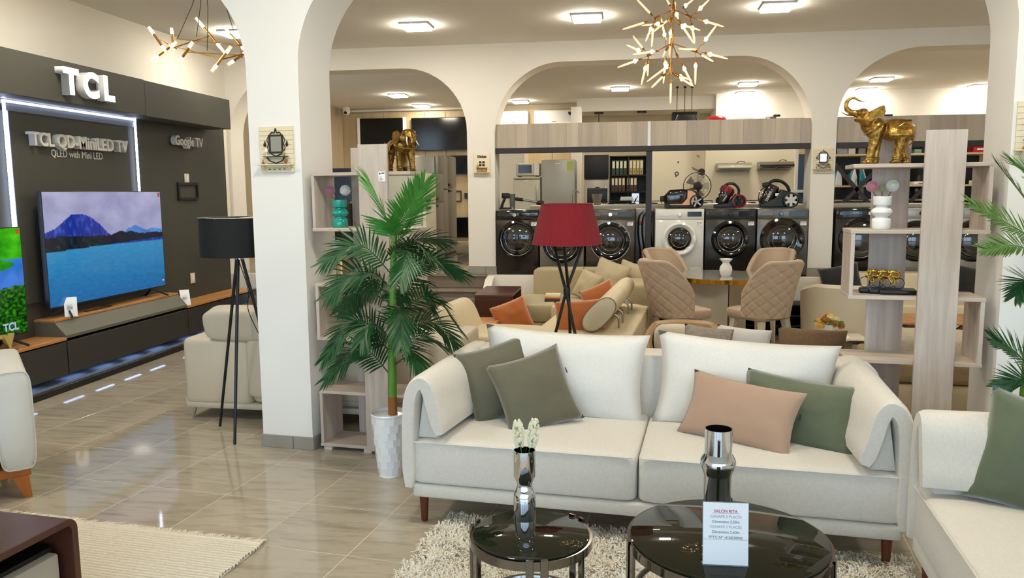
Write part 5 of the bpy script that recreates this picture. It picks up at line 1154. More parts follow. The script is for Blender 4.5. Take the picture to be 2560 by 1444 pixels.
def washer(label, x0, x1, body, panel, ring, zc, R, r, knob, disp=True, drawer=True, ringm=None, h=.805, depth=.55, silver=False):
    t = thing('washing_machine', label, 'washer', ((x0+x1)/2, 9.62, PL), 0, 'washing machines in a row'); w = (x1-x0)/2; zc -= PL
    MB().box(-w, w, .012, depth, .02, h-.004, .008).build('body', body, t)
    MB().box(-w+.003, w-.003, 0, .014, h-.125, h-.004, .006).build('control_panel', panel, t)
    MB().box(-w+.003, w-.003, .002, .014, .05, h-.131, .004).build('front_panel', body, t)
    MB().box(-w, w, .02, depth, 0, .02).build('feet', M_black, t)
    dr = MB().lathe([(r, .0), (r+.012, -.022), (R-.03, -.036), (R-.006, -.022), (R, .004)], 48, (0, 0, zc), 'y').build('door_ring', ring, t, ang=.7)
    MB().lathe([(r+.004, -.006), (r*.96, -.012), (r*.7, -.03), (r*.35, -.042), (0, -.046)], 40, (0, .0, zc), 'y').build('door_glass', M_doorgl, dr, ang=.8)
    MB().tube([(r*1.02*math.cos(2*PI*k/40), -.014, zc+r*1.02*math.sin(2*PI*k/40)) for k in range(41)], .006, 6, False).tube([(r*.72*math.cos(2*PI*k/40), -.031, zc+r*.72*math.sin(2*PI*k/40)) for k in range(41)], .0035, 6, False).build('inner_rim', M_drum, dr)
    if ringm: MB().tube([((R+.004)*math.cos(2*PI*k/48), -.004, zc+(R+.004)*math.sin(2*PI*k/48)) for k in range(49)], .006, 6, False).build('chrome_rim', ringm, t)
    MB().se((r+(R-r)*.5, -.04, zc), ((R-r)*.33, .012, .055)).build('door_handle', ring, dr)
    if drawer: MB().box(-w+.035, -w+.18, -.003, .002, h-.085, h-.045, .003, 1).build('detergent_drawer', panel, t)
    MB().lathe([(.026, 0), (.024, -.018), (.02, -.022), (0, -.022)], 24, (knob, 0, h-.065), 'y').build('knob', M_chrome if silver else ring, t)
    if disp: MB().box(knob+.09, w-.03, -.002, .001, h-.095, h-.035, .002, 1).build('display', M_screenoff, t)
    MB().box(w-.16, w-.03, .0, .003, .03, .10, .003, 1).build('filter_flap', body, t)
    lb = box('label', M_lab, w-.09, w-.022, -.002, .002, h-.20, h-.155, t)
    m = MB(); rects(m, [(w-.086, w-.074, h-.172, h-.16), (w-.068, w-.03, h-.166, h-.161), (w-.068, w-.03, h-.175, h-.172), (w-.086, w-.05, h-.188, h-.185)], -.0026, -.002); m.build('print', M_ink, lb)
    return t
Mw1 = mat('washer_black_steel', '#37322f', .22, .6); Mw2 = mat('washer_grey_steel', '#8a857c', .3, .5); Mw3 = mat('washer_dark_steel', '#5d564e', .25, .65); Mw4 = mat('washer_white', '#dcdad2', .25, coat=.3); Mw5 = mat('washer_charcoal', '#3b3936', .24, .6); Mw6 = mat('washer_mid_grey', '#6c6863', .27, .6); Mw8 = mat('washer_silver', '#a5a19a', .3, .6)
washer('black steel washing machine at the left pillar under the stick vacuum', -1.59, -1.06, Mw1, M_ringb, M_ringb, 1.08, .235, .20, -.03, False, False, None, silver=True)
washer('grey steel washing machine half hidden by the red lampshade', -1.045, -.50, Mw2, Mw2, M_ringb, 1.02, .235, .19, 0)
washer('dark steel washing machine with a chrome door rim right of the red lampshade', -.475, .115, Mw3, Mw3, M_ringb, 1.06, .235, .165, -.0, True, True, M_chrome, silver=True)
washer('white washing machine right of the dark post', .36, .935, Mw4, Mw4, M_ringw, 1.08, .212, .135, 0)
washer('charcoal washing machine between the white and the grey ones', .95, 1.535, Mw5, Mw5, M_ringb, 1.08, .222, .145, 0)
washer('mid grey washing machine with the widest black door, at the right pillar', 1.55, 2.13, Mw6, Mw6, M_ringb, 1.08, .258, .165, -.02)
washer('glossy black washing machine first in the right arch', 2.44, 3.0, Mw1, M_ringb, M_ringb, 1.07, .25, .20, .09, False, True, None, silver=True)
washer('silver washing machine second in the right arch behind the shelf unit', 3.05, 3.62, Mw8, Mw8, M_ringb, 1.06, .24, .17, .04)
washer('silver washing machine third in the right arch, right of the tall panel', 3.66, 4.24, Mw8, Mw8, M_ringb, 1.06, .24, .17, .04, True, True, M_chrome)
# back of a machine with hoses between the two groups
hm = thing('appliance_back', 'grey appliance back with hanging black hoses beside the dark post', 'appliance', (.24, 9.95, PL)); box('body', mat('galvanised', '#8c8a84', .4, .5), -.11, .11, 0, .5, .01, .80, hm, .005)
for k, x in enumerate((-.07, -.02, .05, .085)): MB().tube(curve_pts([(x+.05, -.012, .77), (x, -.03, .70), (x-.01, -.03, .5), (x+.02, -.03, .25), (x+.0, -.02, .05)], 14), .011, 6).build('hose', M_blackm, hm)
for z in (.25, .60): box('outlet_cap', mat('red_cap', '#b8503a', .5), -.07, -.03, -.016, 0, z, z+.045, hm, .004)

# counter with cooktops behind the washers
for l, x0, x1 in (('long cream counter carrying cooktops behind the central washing machines', -1.25, 2.3), ('cream counter behind the machines of the right arch', 2.5, 5.6)):
    kc = thing('kitchen_counter', l, 'counter', (x0, 10.55, PL)); box('cabinet', M_dgrey2, 0, x1-x0, .03, .6, 0, .79, kc); box('worktop', mat('cream_worktop', '#cfc6ac', .35), -.02, x1-x0+.02, 0, .62, .79, .835, kc, .004, 1)
def cooktop(label, x, y, n=2):
    t = thing('cooktop', label, 'cooktop', (x, y, PL+.836), 0, 'cooktops on the counter'); MB().box(-.28, .28, -.2, .2, 0, .012, .004, 1).build('plate', M_steel, t)
    for sx in (-.14, .14):
        MB().lathe([(0, .012), (.05, .012), (.05, .024), (.03, .03), (0, .03)], 16, (sx, 0, 0)).build('burner', M_black, t)
        MB().box(sx-.11, sx+.11, -.006, .006, .045, .055).box(sx-.006, sx+.006, -.11, .11, .045, .055).box(sx-.11, sx-.10, -.006, .006, .012, .05).box(sx+.10, sx+.11, -.006, .006, .012, .05).build('grate', M_black, t)
for x, l in ((-.05, 'cooktop on the counter left of the dark post'), (.52, 'cooktop behind the copper vacuum cleaner'), (1.18, 'cooktop behind the red wheeled vacuum cleaner'), (1.80, 'cooktop behind the black vacuum cleaner'), (2.85, 'cooktop on the counter behind the glossy black washing machine')): cooktop(l, x, 10.78)
sk = thing('sink', 'steel sink with a thin tap on the counter right of the red lampshade', 'sink', (-.62, 10.75, PL+.836)); MB().box(-.2, .2, -.15, .15, 0, .02, .005, 1).build('basin', M_steel, sk); MB().tube(curve_pts([(-.1, .1, .02), (-.1, .1, .16), (-.05, .0, .2), (0, -.08, .17)], 10), .009, 8).build('tap', M_chrome, sk)
gb = thing('glass_tumbler', 'cut glass tumbler on the counter left of the cooktop', 'glass', (-.38, 10.66, PL+.836)); MB().lathe([(0, 0), (.045, 0), (.07, .15), (.066, .15), (.042, .01), (0, .01)], 12).build('body', mat('tumbler_glass', '#b6ad98', .15, .1, trans=.4), gb)
bx = thing('box_stack', 'small pile of white boxes on the counter before the binders', 'boxes', (.02, 10.72, PL+.897)); box('box', M_whitem, -.09, .09, -.07, .07, 0, .022, bx, .002, 1); box('box', M_whitem, -.085, .08, -.06, .06, .023, .05, bx, .002, 1)
# stick vacuum and three canister vacuums on the washers
TOP = PL+.806
sv = thing('stick_vacuum', 'black cordless stick vacuum lying on the leftmost washing machine', 'vacuum', (-1.46, 9.86, TOP))
MB().box(-.09, .01, -.03, .03, .135, .205, .012).build('motor_head', M_blackm, sv); MB().tube([(-.05, 0, .14), (-.085, 0, .06), (-.095, 0, .02)], [.016, .017, .02], 10).build('grip', M_blackm, sv); MB().box(-.12, .02, -.03, .03, 0, .022, .008).build('battery', M_blackm, sv)
MB().lathe([(0, .03), (.032, .03), (.036, .10), (.038, .19), (0, .19)], 20, (.045, 0, 0)).build('dust_bin', mat('smoky_plastic', '#6b6a66', .1, trans=.3), sv); MB().lathe([(0, 0), (.03, 0), (.034, .035), (0, .035)], 18, (.045, 0, 0)).build('bin_base', M_steel, sv)
MB().tube([(.08, 0, .13), (.18, 0, .115)], .021, 12).build('nozzle_socket', M_blackm, sv); MB().tube([(.18, 0, .115), (.36, 0, .085)], .014, 12).build('wand', M_steel, sv); MB().se((.40, 0, .078), (.055, .035, .03)).build('joint', M_blackm, sv); MB().tube([(.44, 0, .072), (.62, 0, .05)], .014, 12).build('wand', M_steel, sv); MB().box(.60, .74, -.06, .06, .0, .05, .012).build('floor_head', M_blackm, sv)
def wheel(t, x, z, R, m, hub, sp, y=-.13, n=5):
    w = MB().lathe([(R*.80, .0), (R*.82, -.02), (R, -.016), (R, .05), (0, .05)], 36, (x, y, z), 'y').build('wheel', m, t, ang=.7)
    d = MB().lathe([(0, -.006), (R*.18, -.012), (R*.2, 0)], 20, (x, y, z), 'y')
    for k in range(n):
        a = 2*PI*k/n+.3; d.bar((x+R*.1*math.cos(a), y-.002, z+R*.1*math.sin(a)), (x+R*.82*math.cos(a+.25), y-.004, z+R*.82*math.sin(a+.25)), R*(.22 if sp else .35), .008, (0, 1, 0))
    d.build('hub', hub, w); return w
M_cop = mat('copper_plastic', '#b87a42', .22, .5, coat=.4); M_smk = mat('smoked_bin', '#1f1c1a', .06, coat=.8)
v1 = thing('canister_vacuum', 'copper and black canister vacuum on the white washing machine', 'vacuum', (.68, 9.90, TOP), 0, 'canister vacuums on the washing machines')
MB().prism([(-.20, .03), (.22, .02), (.24, .14), (.17, .21), (.02, .235), (-.14, .225), (-.21, .15)], -.11, .11, 'y', .035, 4).build('body', M_blackm, v1); MB().prism([(-.18, .055), (.00, .05), (.055, .12), (.06, .215), (-.13, .215), (-.19, .15)], -.128, -.10, 'y', .02, 3).build('dust_bin', M_smk, v1)
MB().prism([(-.17, .04), (.03, .035), (.13, .04), (.17, .18), (.12, .215), (.065, .22), (.06, .12), (.0, .055), (-.16, .055)], -.122, -.108, 'y', .005, 1).build('copper_band', M_cop, v1); MB().prism([(-.2, 0), (.16, 0), (.2, .05), (-.19, .045)], -.12, .12, 'y', .015).build('base', M_black, v1)
wheel(v1, .175, .082, .082, M_black, mat('alloy', '#a39c90', .3, .6), True); MB().lathe([(.0, -.02), (.03, -.02), (.034, 0), (.034, .04), (0, .04)], 18, (-.175, -.12, .034), 'y').build('front_wheel', M_black, v1); MB().box(-.255, -.2, -.05, .05, .08, .15, .01).build('hose_port', M_blackm, v1)
v2 = thing('canister_vacuum', 'small canister vacuum with a red wheel on the charcoal washing machine', 'vacuum', (1.245, 9.90, TOP), 0, 'canister vacuums on the washing machines')
Mt = Matrix.Translation((-.045, 0, .155)) @ Matrix.Rotation(math.radians(28), 4, 'Y')
MB().lathe([(0, -.13), (.055, -.125), (.07, -.10), (.078, .05), (.07, .10), (0, .115)], 28).xf(Mt).build('dust_bin', M_smk, v2); MB().lathe([(.079, .03), (.084, .04), (.082, .075), (.072, .11), (.0, .13)], 28).xf(Mt).build('red_collar', mat('red_plastic', '#8c2228', .25), v2)
for k in range(10): MB().box(-.006, .006, -.088, -.078, .03, .09).xf(Mt @ Matrix.Rotation(2*PI*k/10, 4, 'Z')).build('fin', M_black, v2)
MB().tube(curve_pts([(-.06, -.0, .265), (.0, 0, .295), (.07, 0, .285), (.12, 0, .22), (.115, 0, .15)], 14), .016, 8).build('handle', M_black, v2); MB().prism([(-.17, .0), (.11, 0), (.14, .1), (.08, .17), (-.02, .06), (-.17, .045)], -.085, .085, 'y', .012).build('base', M_blackm, v2)
wheel(v2, .115, .083, .083, mat('red_plastic', '#8c2228', .25), M_black, True, -.11); text('print', '3200W', M_lab, .028, v2, (-.045, -.083, .11), (PI/2, math.radians(-55), 0), .0005)
v3 = thing('canister_vacuum', 'large black canister vacuum with a white spiral wheel on the mid grey machine', 'vacuum', (1.80, 9.90, TOP), 0, 'canister vacuums on the washing machines')
Mt = Matrix.Translation((-.075, 0, .17)) @ Matrix.Rotation(math.radians(26), 4, 'Y')
MB().lathe([(0, -.15), (.06, -.145), (.075, -.12), (.085, .06), (.075, .11), (0, .125)], 28).xf(Mt).build('dust_bin', M_smk, v3); MB().prism([(-.2, .0), (.2, 0), (.245, .09), (.17, .185), (.05, .22), (-.02, .12), (-.19, .045)], -.10, .10, 'y', .02, 3).build('body', M_blackm, v3)
MB().tube(curve_pts([(-.09, 0, .285), (-.03, 0, .325), (.06, 0, .315), (.13, 0, .26), (.16, 0, .19)], 14), .019, 8).build('handle', M_black, v3); MB().box(-.16, -.06, -.04, .04, .25, .31, .014).build('cyclone_cap', M_blackm, v3); MB().tube(curve_pts([(-.13, -.02, .25), (-.19, -.03, .2), (-.205, -.03, .12), (-.19, -.02, .05)], 10), .008, 6).build('tube_clip', M_gun, v3)
wheel(v3, .155, .092, .092, M_black, mat('pale_hub', '#d2cfc8', .35), False, -.125, 6); MB().lathe([(.072, -.004), (.084, -.006), (.084, .0)], 32, (.155, -.125, .092), 'y').build('wheel_ring', MATS['pale_hub'], v3)
text('print', '2200W', M_lab, .042, v3, (-.085, -.0905, .13), (PI/2, math.radians(-64), 0), .0005); o = box('label', M_lab, -.02, .03, -.092, -.088, .14, .175, v3)
# things standing on the overhead shelf
for l, x, c, r, h in (('red upturned bowl on the shelf over the charcoal machine', 1.10, '#b3202c', .13, .33), ('white upturned bowl on the shelf over the grey machine', 1.44, '#e4e0d6', .13, .318)):
    t = thing('upturned_bowl', l, 'bowl', (x, 10.1, 2.246)); m_ = mat('bowl_'+c[1:], c, .3, coat=.4); MB().lathe([(r, 0), (r, h-.06), (r*.85, h-.025), (r*.45, h-.005), (0, h)], 32).build('body', m_, t, ang=.9); MB().lathe([(r+.004, 0), (r+.006, .01), (r, .02)], 32).build('rim', m_, t)
t = thing('black_case', 'black rounded case on the overhead shelf right of the hanging cords', 'case', (.73, 10.1, 2.246)); MB().prism([(-.14, 0), (.14, 0), (.14, .27), (.12, .345), (-.10, .345), (-.13, .27)], -.1, .1, 'y', .02, 3).build('body', M_blackm, t); box('rim', M_black, -.142, .142, -.104, .104, .26, .268, t)
t = thing('grey_gadget', 'small grey gadget lying on the overhead shelf by the right pillar', 'gadget', (1.78, 10.1, 2.246)); box('body', M_steelg, -.09, .03, -.04, .04, 0, .30, t, .01); box('arm', M_black, .0, .08, -.02, .02, .30, .325, t, .006)
rbx = thing('red_tin', 'small red tin on the fascia shelf behind the elephant head', 'tin', (2.98, 10.05, 2.246)); box('body', mat('red_tin', '#b0182a', .3), -.12, .05, -.06, .06, 0, .335, rbx, .02); box('lid', M_black, -.14, .14, -.07, .07, .27, .29, rbx)
# pendants far behind
for k, (x, l) in enumerate(((-.53, 'hanging lamp with a flat black shade, leftmost above the fascia'), (.30, 'hanging lamp with a flat black shade, right one above the fascia'))):
    t = thing('pendant_lamp', l, 'lamp', (x, 15.7, 3.2), 0, 'flat black pendants'); MB().lathe([(0, -.03), (.09, -.03), (.09, 0), (0, 0)], 24).build('ceiling_plate', M_black, t); MB().cyl((0, 0, -.03), (0, 0, -.26), .008, .008, 8).build('rod', M_steelg if k else M_black, t); MB().lathe([(0, -.25), (.1, -.255), (.24, -.28), (.24, -.295), (0, -.29)], 32).build('shade', M_black, t)
t = thing('pendant_lamp', 'black lantern hung on three long thin cords beside the brass chandelier', 'lamp', (1.0, 14.1, CE)); MB().box(-.22, .22, -.12, .12, -.62, -.44, .02).build('shade', M_black, t)
for x in (-.13, 0, .12): MB().cyl((x, 0, -.44), (x, 0, 0), .006, .006, 6).build('cord', M_black, t); MB().lathe([(0, -.03), (.025, -.03), (.02, 0), (0, 0)], 12, (x, 0, 0)).build('cord_cap', M_black, t)
# refrigerators, microwave, office shelves, partition boards, hoods
def fridge(label, x0, x1, y, h, m, split=.68, side=None, depth=.6, logo=True, tagc=None, lower=None):
    t = thing('refrigerator', label, 'fridge', ((x0+x1)/2, y, PL), 0, 'refrigerators of the rear room'); w = (x1-x0)/2
    MB().box(-w, w, .05, depth, .02, h, .01).build('body', side or m, t); MB().box(-w, w, 0, .046, .03, h*split-.006, .012).build('door', lower or m, t); MB().box(-w, w, 0, .046, h*split+.006, h, .012).build('freezer_door', m, t)
    if logo: box('badge', M_whitem, -.05, .03, -.002, 0, h-.075, h-.06, t)
    MB().box(w-.06, w-.035, -.03, -.012, h*split-.5, h*split-.1, .006).box(w-.06, w-.035, -.02, .0, h*split-.5, h*split-.47).box(w-.06, w-.035, -.02, .0, h*split-.13, h*split-.1).build('door_handle', M_steel, t)
    if tagc: box('energy_label', mat(tagc, '#b9c46a' if tagc == 'green_label' else '#e8e6de', .6), w-.13, w-.03, -.003, 0, h-.18, h-.03, t)
    return t
fridge('short white refrigerator under the microwave', -1.87, -1.42, 13.15, 1.275, mat('fridge_white', '#cdc6b0', .35), .97, None, .6, True)
mw = thing('microwave', 'white microwave with a dark window on the short white refrigerator', 'microwave', (-1.625, 13.12, PL+1.28)); MB().box(-.195, .195, .012, .34, .012, .225, .01).build('body', MATS['fridge_white'], mw); MB().box(-.19, .10, 0, .014, .018, .22, .008).build('door', MATS['fridge_white'], mw); box('window', M_screenoff, -.155, .07, -.003, .0, .055, .19, mw, .002, 1)
box('control_panel', M_whitem, .105, .19, 0, .014, .018, .22, mw, .003, 1)
for z in (.07, .15): MB().lathe([(.022, 0), (.02, -.014), (0, -.016)], 18, (.147, 0, z), 'y').build('knob', M_whitem, mw)
for x in (-.15, .15): box('foot', M_black, x-.02, x+.02, .04, .3, 0, .012, mw)
fridge('tall grey refrigerator with a green energy label', -1.40, -.84, 13.2, 1.555, mat('fridge_grey', '#aba99f', .36, .15), .36, None, .6, True, 'green_label')
fridge('silver refrigerator with a black upper half beside the office binders', -.69, -.28, 13.3, 1.63, M_black, .75, mat('fridge_silver', '#a8a498', .35, .2), .6, False, None, mat('fridge_silver', '#a8a498', .35, .2))
mo = thing('monitor', 'black monitor seen from behind on the counter right of the red lampshade', 'monitor', (-.40, 11.35, PL+.80)); MB().box(-.145, .145, 0, .025, .06, .27, .006).build('screen_back', M_blackm, mo); box('stand', M_blackm, -.02, .02, .0, .03, .02, .08, mo); box('base', M_blackm, -.09, .09, -.05, .09, 0, .02, mo); MB().box(-.03, .03, .0, .02, .27, .285).build('camera_bump', M_black, mo)
dk = thing('desk', 'dark office desk behind the counter carrying the monitor', 'desk', (-.55, 11.25, PL)); box('top', M_dgrey2, 0, .8, -.03, .45, .77, .80, dk); box('panel', M_dgrey2, .02, .78, 0, .02, 0, .77, dk)
os_ = thing('office_shelf', 'black office shelf holding rows of ring binders', 'bookshelf', (-.30, 14.9, PL)); box('back', M_black, 0, .70, .32, .34, 0, 1.68, os_)
for z in (.0, .42, .83, 1.0, 1.31, 1.66): box('shelf', M_black, 0, .70, 0, .32, z, z+.02, os_)
for x in (0, .34, .68): box('side', M_black, x, x+.02, 0, .32, 0, 1.68, os_)
def binder(label, x, z, c, w, h, g):
    t = thing('ring_binder', label, 'binder', (x, 14.93, PL+z), 0, g); box('cover', mat('binder_'+c[1:], c, .6), -w/2, w/2, 0, .26, 0, h, t, .002, 1); box('spine_label', mat('spine_label', '#cfc8b0', .7), -w*.35, w*.35, -.0015, 0, h*.45, h*.92, t); MB().lathe([(.009, -.001), (.009, -.003), (0, -.003)], 10, (0, 0, h*.2), 'y').build('finger_hole', M_black, t)
N4 = ('first', 'second', 'third', 'fourth', 'fifth', 'sixth', 'seventh')
for k in range(4): binder('dark green binder with a pale label, %s from the left on the top shelf' % N4[k], -.225+.072*k, 1.331, '#24402c' if k else '#3a3a36', .062, .27, 'green binders on the top shelf')
for k in range(4): binder('tan binder, %s from the left at the right end of the top shelf' % N4[k], .095+.066*k, 1.331, '#a08a58', .06, .27, 'tan binders on the top shelf')
for k in range(7): binder('brown binder, %s from the left on the lower shelf' % N4[k], -.235+.066*k + (.02 if k > 3 else 0), 1.021, '#4a3326', .058, .265, 'brown binders on the lower shelf')
fr = thing('picture_stand', 'small bright picture with a dark plant shape by the dark post', 'picture', (.14, 11.3, PL+.80)); box('board', M_black, -.06, .06, .0, .012, 0, .20, fr); box('print', mat('blue_white_glow', '#c8d4e8', .4, em='#c8d4e8', es=.6), -.05, .05, -.002, 0, .02, .19, fr); MB().bar((-.02, -.003, .02), (0, -.003, .12), .012, .001, (0, 1, 0)).bar((0, -.003, .08), (.03, -.003, .15), .01, .001, (0, 1, 0)).build('plant_print', M_black, fr)  # the picture's face emits its own light, like a small screen
M_board = mat('partition_board', '#d8cfb8', .7)
struct(MB().box(.397, 1.42, 14.8, 14.84, PL, 2.78, .003, 1).build('wall_partition_left', M_board)); struct(MB().box(1.408, 2.95, 14.5, 14.54, PL, 2.80, .003, 1).build('wall_partition_right', M_board))
def hood(label, x, z, m, strip, w=.48):
    t = thing('cooker_hood', label, 'hood', (x, 14.5, z), 0, 'cooker hoods on the partition'); t.scale = (1.2, 1.2, 1.2); MB().prism([(-.30, .045), (-.30, .015), (-.0, -.03), (0, .09), (-.22, .09)], -w/2, w/2, 'x', .003, 1).build('body', m, t); box('front_strip', strip, -w/2+.004, w/2-.004, -.303, -.29, .018, .045, t, .002, 1)
    for s in (-1, 1): MB().obox((s*w*.22, -.15, -.0105), (w*.38, .16, .004), (math.radians(-8.5), 0, 0)).build('filter', M_gun, t)
    MB().tube(curve_pts([(.05, -.05, .09), (.1, -.06, .12), (.16, -.05, .11), (.18, -.02, .09)], 10), .005, 6).build('cable', M_black, t)
    return t
hood('pale steel cooker hood on the partition above the red wheeled vacuum', 1.879, 2.03, M_steel, mat('hood_strip', '#d8cfae', .25, .4)); hood('black fronted cooker hood on the partition above the black vacuum', 2.586, 2.043, M_gun, M_black)
# wall clock pieces and pedestal fan by the left partition
wc = thing('wall_clock', 'dark wall clock with separate numerals on the left partition, cut by the right one', 'clock', (1.325, 14.798, 2.0)); wc.scale = (1.2, 1.2, 1.2); MB().lathe([(0, -.02), (.05, -.02), (.055, 0)], 20, (.04, 0, 0), 'y').build('hub', M_rail, wc); MB().bar((.04, -.015, 0), (-.11, -.015, .075), .008, .003, (0, 1, 0)).bar((.03, -.012, -.01), (-.10, -.012, .055), .006, .003, (0, 1, 0)).build('hands', M_rail, wc)
text('numeral', 'TI', M_rail, .055, wc, (-.02, -.002, .215), (PI/2, 0, 0), .001); MB().lathe([(.018, -.003), (.032, -.003), (.032, 0), (.018, 0)], 20, (-.33, 0, -.02), 'y').bar((-.34, -.002, -.045), (-.345, -.002, -.075), .012, .003, (0, 1, 0)).build('numeral', M_rail, wc); MB().lathe([(0, -.003), (.012, -.003), (.012, 0)], 12, (-.31, 0, .155), 'y').build('numeral', M_rail, wc)
pf = thing('pedestal_fan', 'pedestal fan with a wire cage seen from behind, past the copper vacuum', 'fan', (1.02, 11.6, PL)); ZC = 1.085
for r, y in ((.195, .0), (.195, .03), (.15, -.045), (.10, -.07), (.05, -.08)): MB().tube([(r*math.cos(2*PI*k/40), y, ZC+r*math.sin(2*PI*k/40)) for k in range(41)], .005 if r > .19 else .0018, 5, False).build('cage_ring', M_blackm if r > .19 else M_steelg, pf)
m = MB()
for k in range(36):
    a = 2*PI*k/36; m.tube([(.04*math.cos(a), -.08, ZC+.04*math.sin(a)), (.13*math.cos(a), -.055, ZC+.13*math.sin(a)), (.195*math.cos(a), 0, ZC+.195*math.sin(a))], .0012, 4)
m.build('cage_wires', M_steelg, pf); MB().lathe([(0, -.19), (.04, -.18), (.065, -.12), (.06, -.07), (0, -.07)], 20, (0, 0, ZC), 'y').build('motor', M_black, pf)
for k in range(5):
    a = 2*PI*k/5; MB().loft([[(.03*math.cos(a+d)*1, y, ZC+.03*math.sin(a+d)) for d, y in ((-.3, -.02), (.3, .0), (.3, .004), (-.3, -.016))], [(.17*math.cos(a+d), y, ZC+.17*math.sin(a+d)) for d, y in ((-.35, -.035), (.35, .015), (.35, .018), (-.35, -.032))]]).build('blade', mat('fan_blade', '#7a776f', .4), pf)
MB().cyl((0, -.1, .02), (0, -.1, ZC-.05), .015, .013, 10).build('pole', M_black, pf); MB().lathe([(0, 0), (.2, 0), (.19, .02), (0, .03)], 28, (0, -.1, 0)).build('base', M_black, pf)
struct(box('trim_side_window', mat('blue_dusk_glass', '#4e5f74', .1), 2.60, 2.72, 12.6, 12.62, 1.3, 2.2)); struct(MB().box(2.56, 2.60, 12.55, 12.62, PL, 2.3).box(2.5, 2.75, 12.5, 12.62, 1.62, 1.66).build('trim_side_frame', M_wall))
# air conditioners
for l, x0, x1 in (('white air conditioner left of its twin, high on the rear wall', -2.60, -1.98), ('white air conditioner with a small dark shield sticker', -1.86, -1.06)):
    t = thing('air_conditioner', l, 'air conditioner', (x0, 16.34, 3.02), 0, 'wall air conditioners'); w = x1-x0; MB().box(0, w, -.22, 0, 0, .29, .035, 4).build('case', M_whitem, t); MB().box(.03, w-.03, -.226, -.2, -.004, .04, .004).build('louver', M_whitem, t)
    if x0 > -1.9: MB().prism([(w-.10, .25), (w-.03, .25), (w-.03, .21), (w-.065, .17), (w-.10, .21)], -.224, -.22, 'y').build('sticker', mat('navy', '#2c2c40', .5), t)
    box('badge', M_steelg, w*.47, w*.57, -.2225, -.2195, .05, .062, t)
# left arch: refrigerator row, televisions on the rear wall, brackets, camera
def sidefridge(label, y0, y1, xf, h, m, side):
    t = thing('refrigerator', label, 'fridge', (xf, (y0+y1)/2, PL), 0, 'refrigerators in the left arch row'); w = (y1-y0)/2
    MB().box(-.62, -.055, -w, w, .03, h, .012).build('body', side, t); MB().box(-.05, 0, -w, w, .04, h*.68-.006, .012).build('door', m, t); MB().box(-.05, 0, -w, w, h*.68+.006, h, .012).build('freezer_door', m, t)
    for z0, z1 in ((h*.68-.07, h*.68-.03), (h*.68+.03, h*.68+.07)): MB().box(.0, .03, -w+.02, -w+.20, z0, z1, .008).build('door_handle', M_black, t)
    box('feet', M_black, -.6, -.02, -w+.02, w-.02, 0, .03, t); return t
M_frw = mat('fridge_ivory', '#cfc8b4', .3); M_frs = mat('fridge_greystone', '#827e76', .32, .4)
sidefridge('ivory refrigerator, nearest in the row behind the palm', 10.15, 10.75, -2.62, 1.28, M_frw, mat('fridge_side_pale', '#b5b3a4', .3))
sidefridge('grey steel refrigerator, second in the row behind the palm', 11.0, 11.65, -2.72, 1.30, M_steelg, M_frs)
sidefridge('tall grey steel refrigerator, third in the row behind the palm', 11.75, 12.4, -2.82, 1.58, M_steelg, M_frs)
sidefridge('tall dark grey refrigerator, farthest in the row behind the palm', 12.5, 13.2, -2.86, 1.62, M_steelg, M_frs)
def walltv(label, x0, x1, z0, z1, strips=False):
    t = thing('television', label, 'television', ((x0+x1)/2, 16.30, (z0+z1)/2), 0, 'switched-off televisions on the rear wall'); w, h = (x1-x0)/2, (z1-z0)/2
    MB().box(-w, w, -.03, .02, -h, h, .005, 1).build('bezel', M_blackm, t); box('screen', M_screenoff, -w+.012, w-.012, -.0315, -.03, -h+.015, h-.012, t); box('mount', M_steelg, -.2, .2, .02, .05, -.15, .15, t)
    if strips:
        for s in (-1, 1): box('packing_strip', M_paper, s*w-.03, s*w+.03, -.035, .02, -h-.02, h+.01, t); 
    return t
walltv('switched-off television with white packing strips, left of the bronze elephant', -5.62, -4.62, 2.65, 3.24, True); walltv('large switched-off television right of the bronze elephant', -4.47, -3.25, 2.55, 3.23); walltv('smaller switched-off television under the large one, near the kitchen plaque', -3.9, -3.20, 2.05, 2.44); walltv('switched-off television low on the rear wall by the pillar', -3.95, -3.2, .72, 1.15)
t = thing('wall_bracket', 'brown television bracket on the pale wood wall in the left arch', 'bracket', (-3.585, 16.35, 1.59))
for a, b, c, d in ((-.15, .15, .09, .12), (-.15, .15, -.12, -.09), (-.15, -.13, -.09, .09), (.13, .15, -.09, .09)): box('rail', M_rail, a, b, -.02, 0, c, d, t)
t = thing('wall_bracket', 'small dark bracket beside the brown one at the pillar edge', 'bracket', (-3.27, 16.35, 1.62)); box('rail', M_rail, -.1, .06, -.02, 0, -.08, .04, t); box('slot', M_black, -.06, .02, -.022, -.02, -.05, .01, t)
t = thing('security_camera', 'small white dome camera in the upper corner of the left arch', 'camera', (-5.78, 16.0, 3.36)); MB().lathe([(0, .09), (.07, .09), (.08, .03), (.075, -.02), (.05, -.06), (0, -.075)], 20).build('housing', M_whitem, t); MB().se((0, -.055, -.02), (.035, .03, .035)).build('lens', M_black, t)
t = thing('television', 'television seen edge-on behind the top box of the left shelf', 'television', (-4.5, 12.0, PL+.90), math.radians(8)); MB().box(-.35, .35, -.02, .02, 0, .52, .006, 1).build('bezel', M_blackm, t); box('screen', M_screenoff, -.34, .34, -.0215, -.02, .012, .51, t); box('foot', M_blackm, -.15, .15, -.1, .1, -.02, 0, t)
t = thing('display_cabinet', 'dark glossy cabinet behind the left shelf unit on the raised floor', 'cabinet', (-4.5, 12.05, PL)); box('body', M_dgrey2, -.55, .55, -.25, .25, .0, .875, t, .004, 1); box('door', M_blackgl, -.54, -.005, -.262, -.25, .02, .86, t, .002, 1); box('door', M_blackgl, .005, .54, -.262, -.25, .02, .86, t, .002, 1)
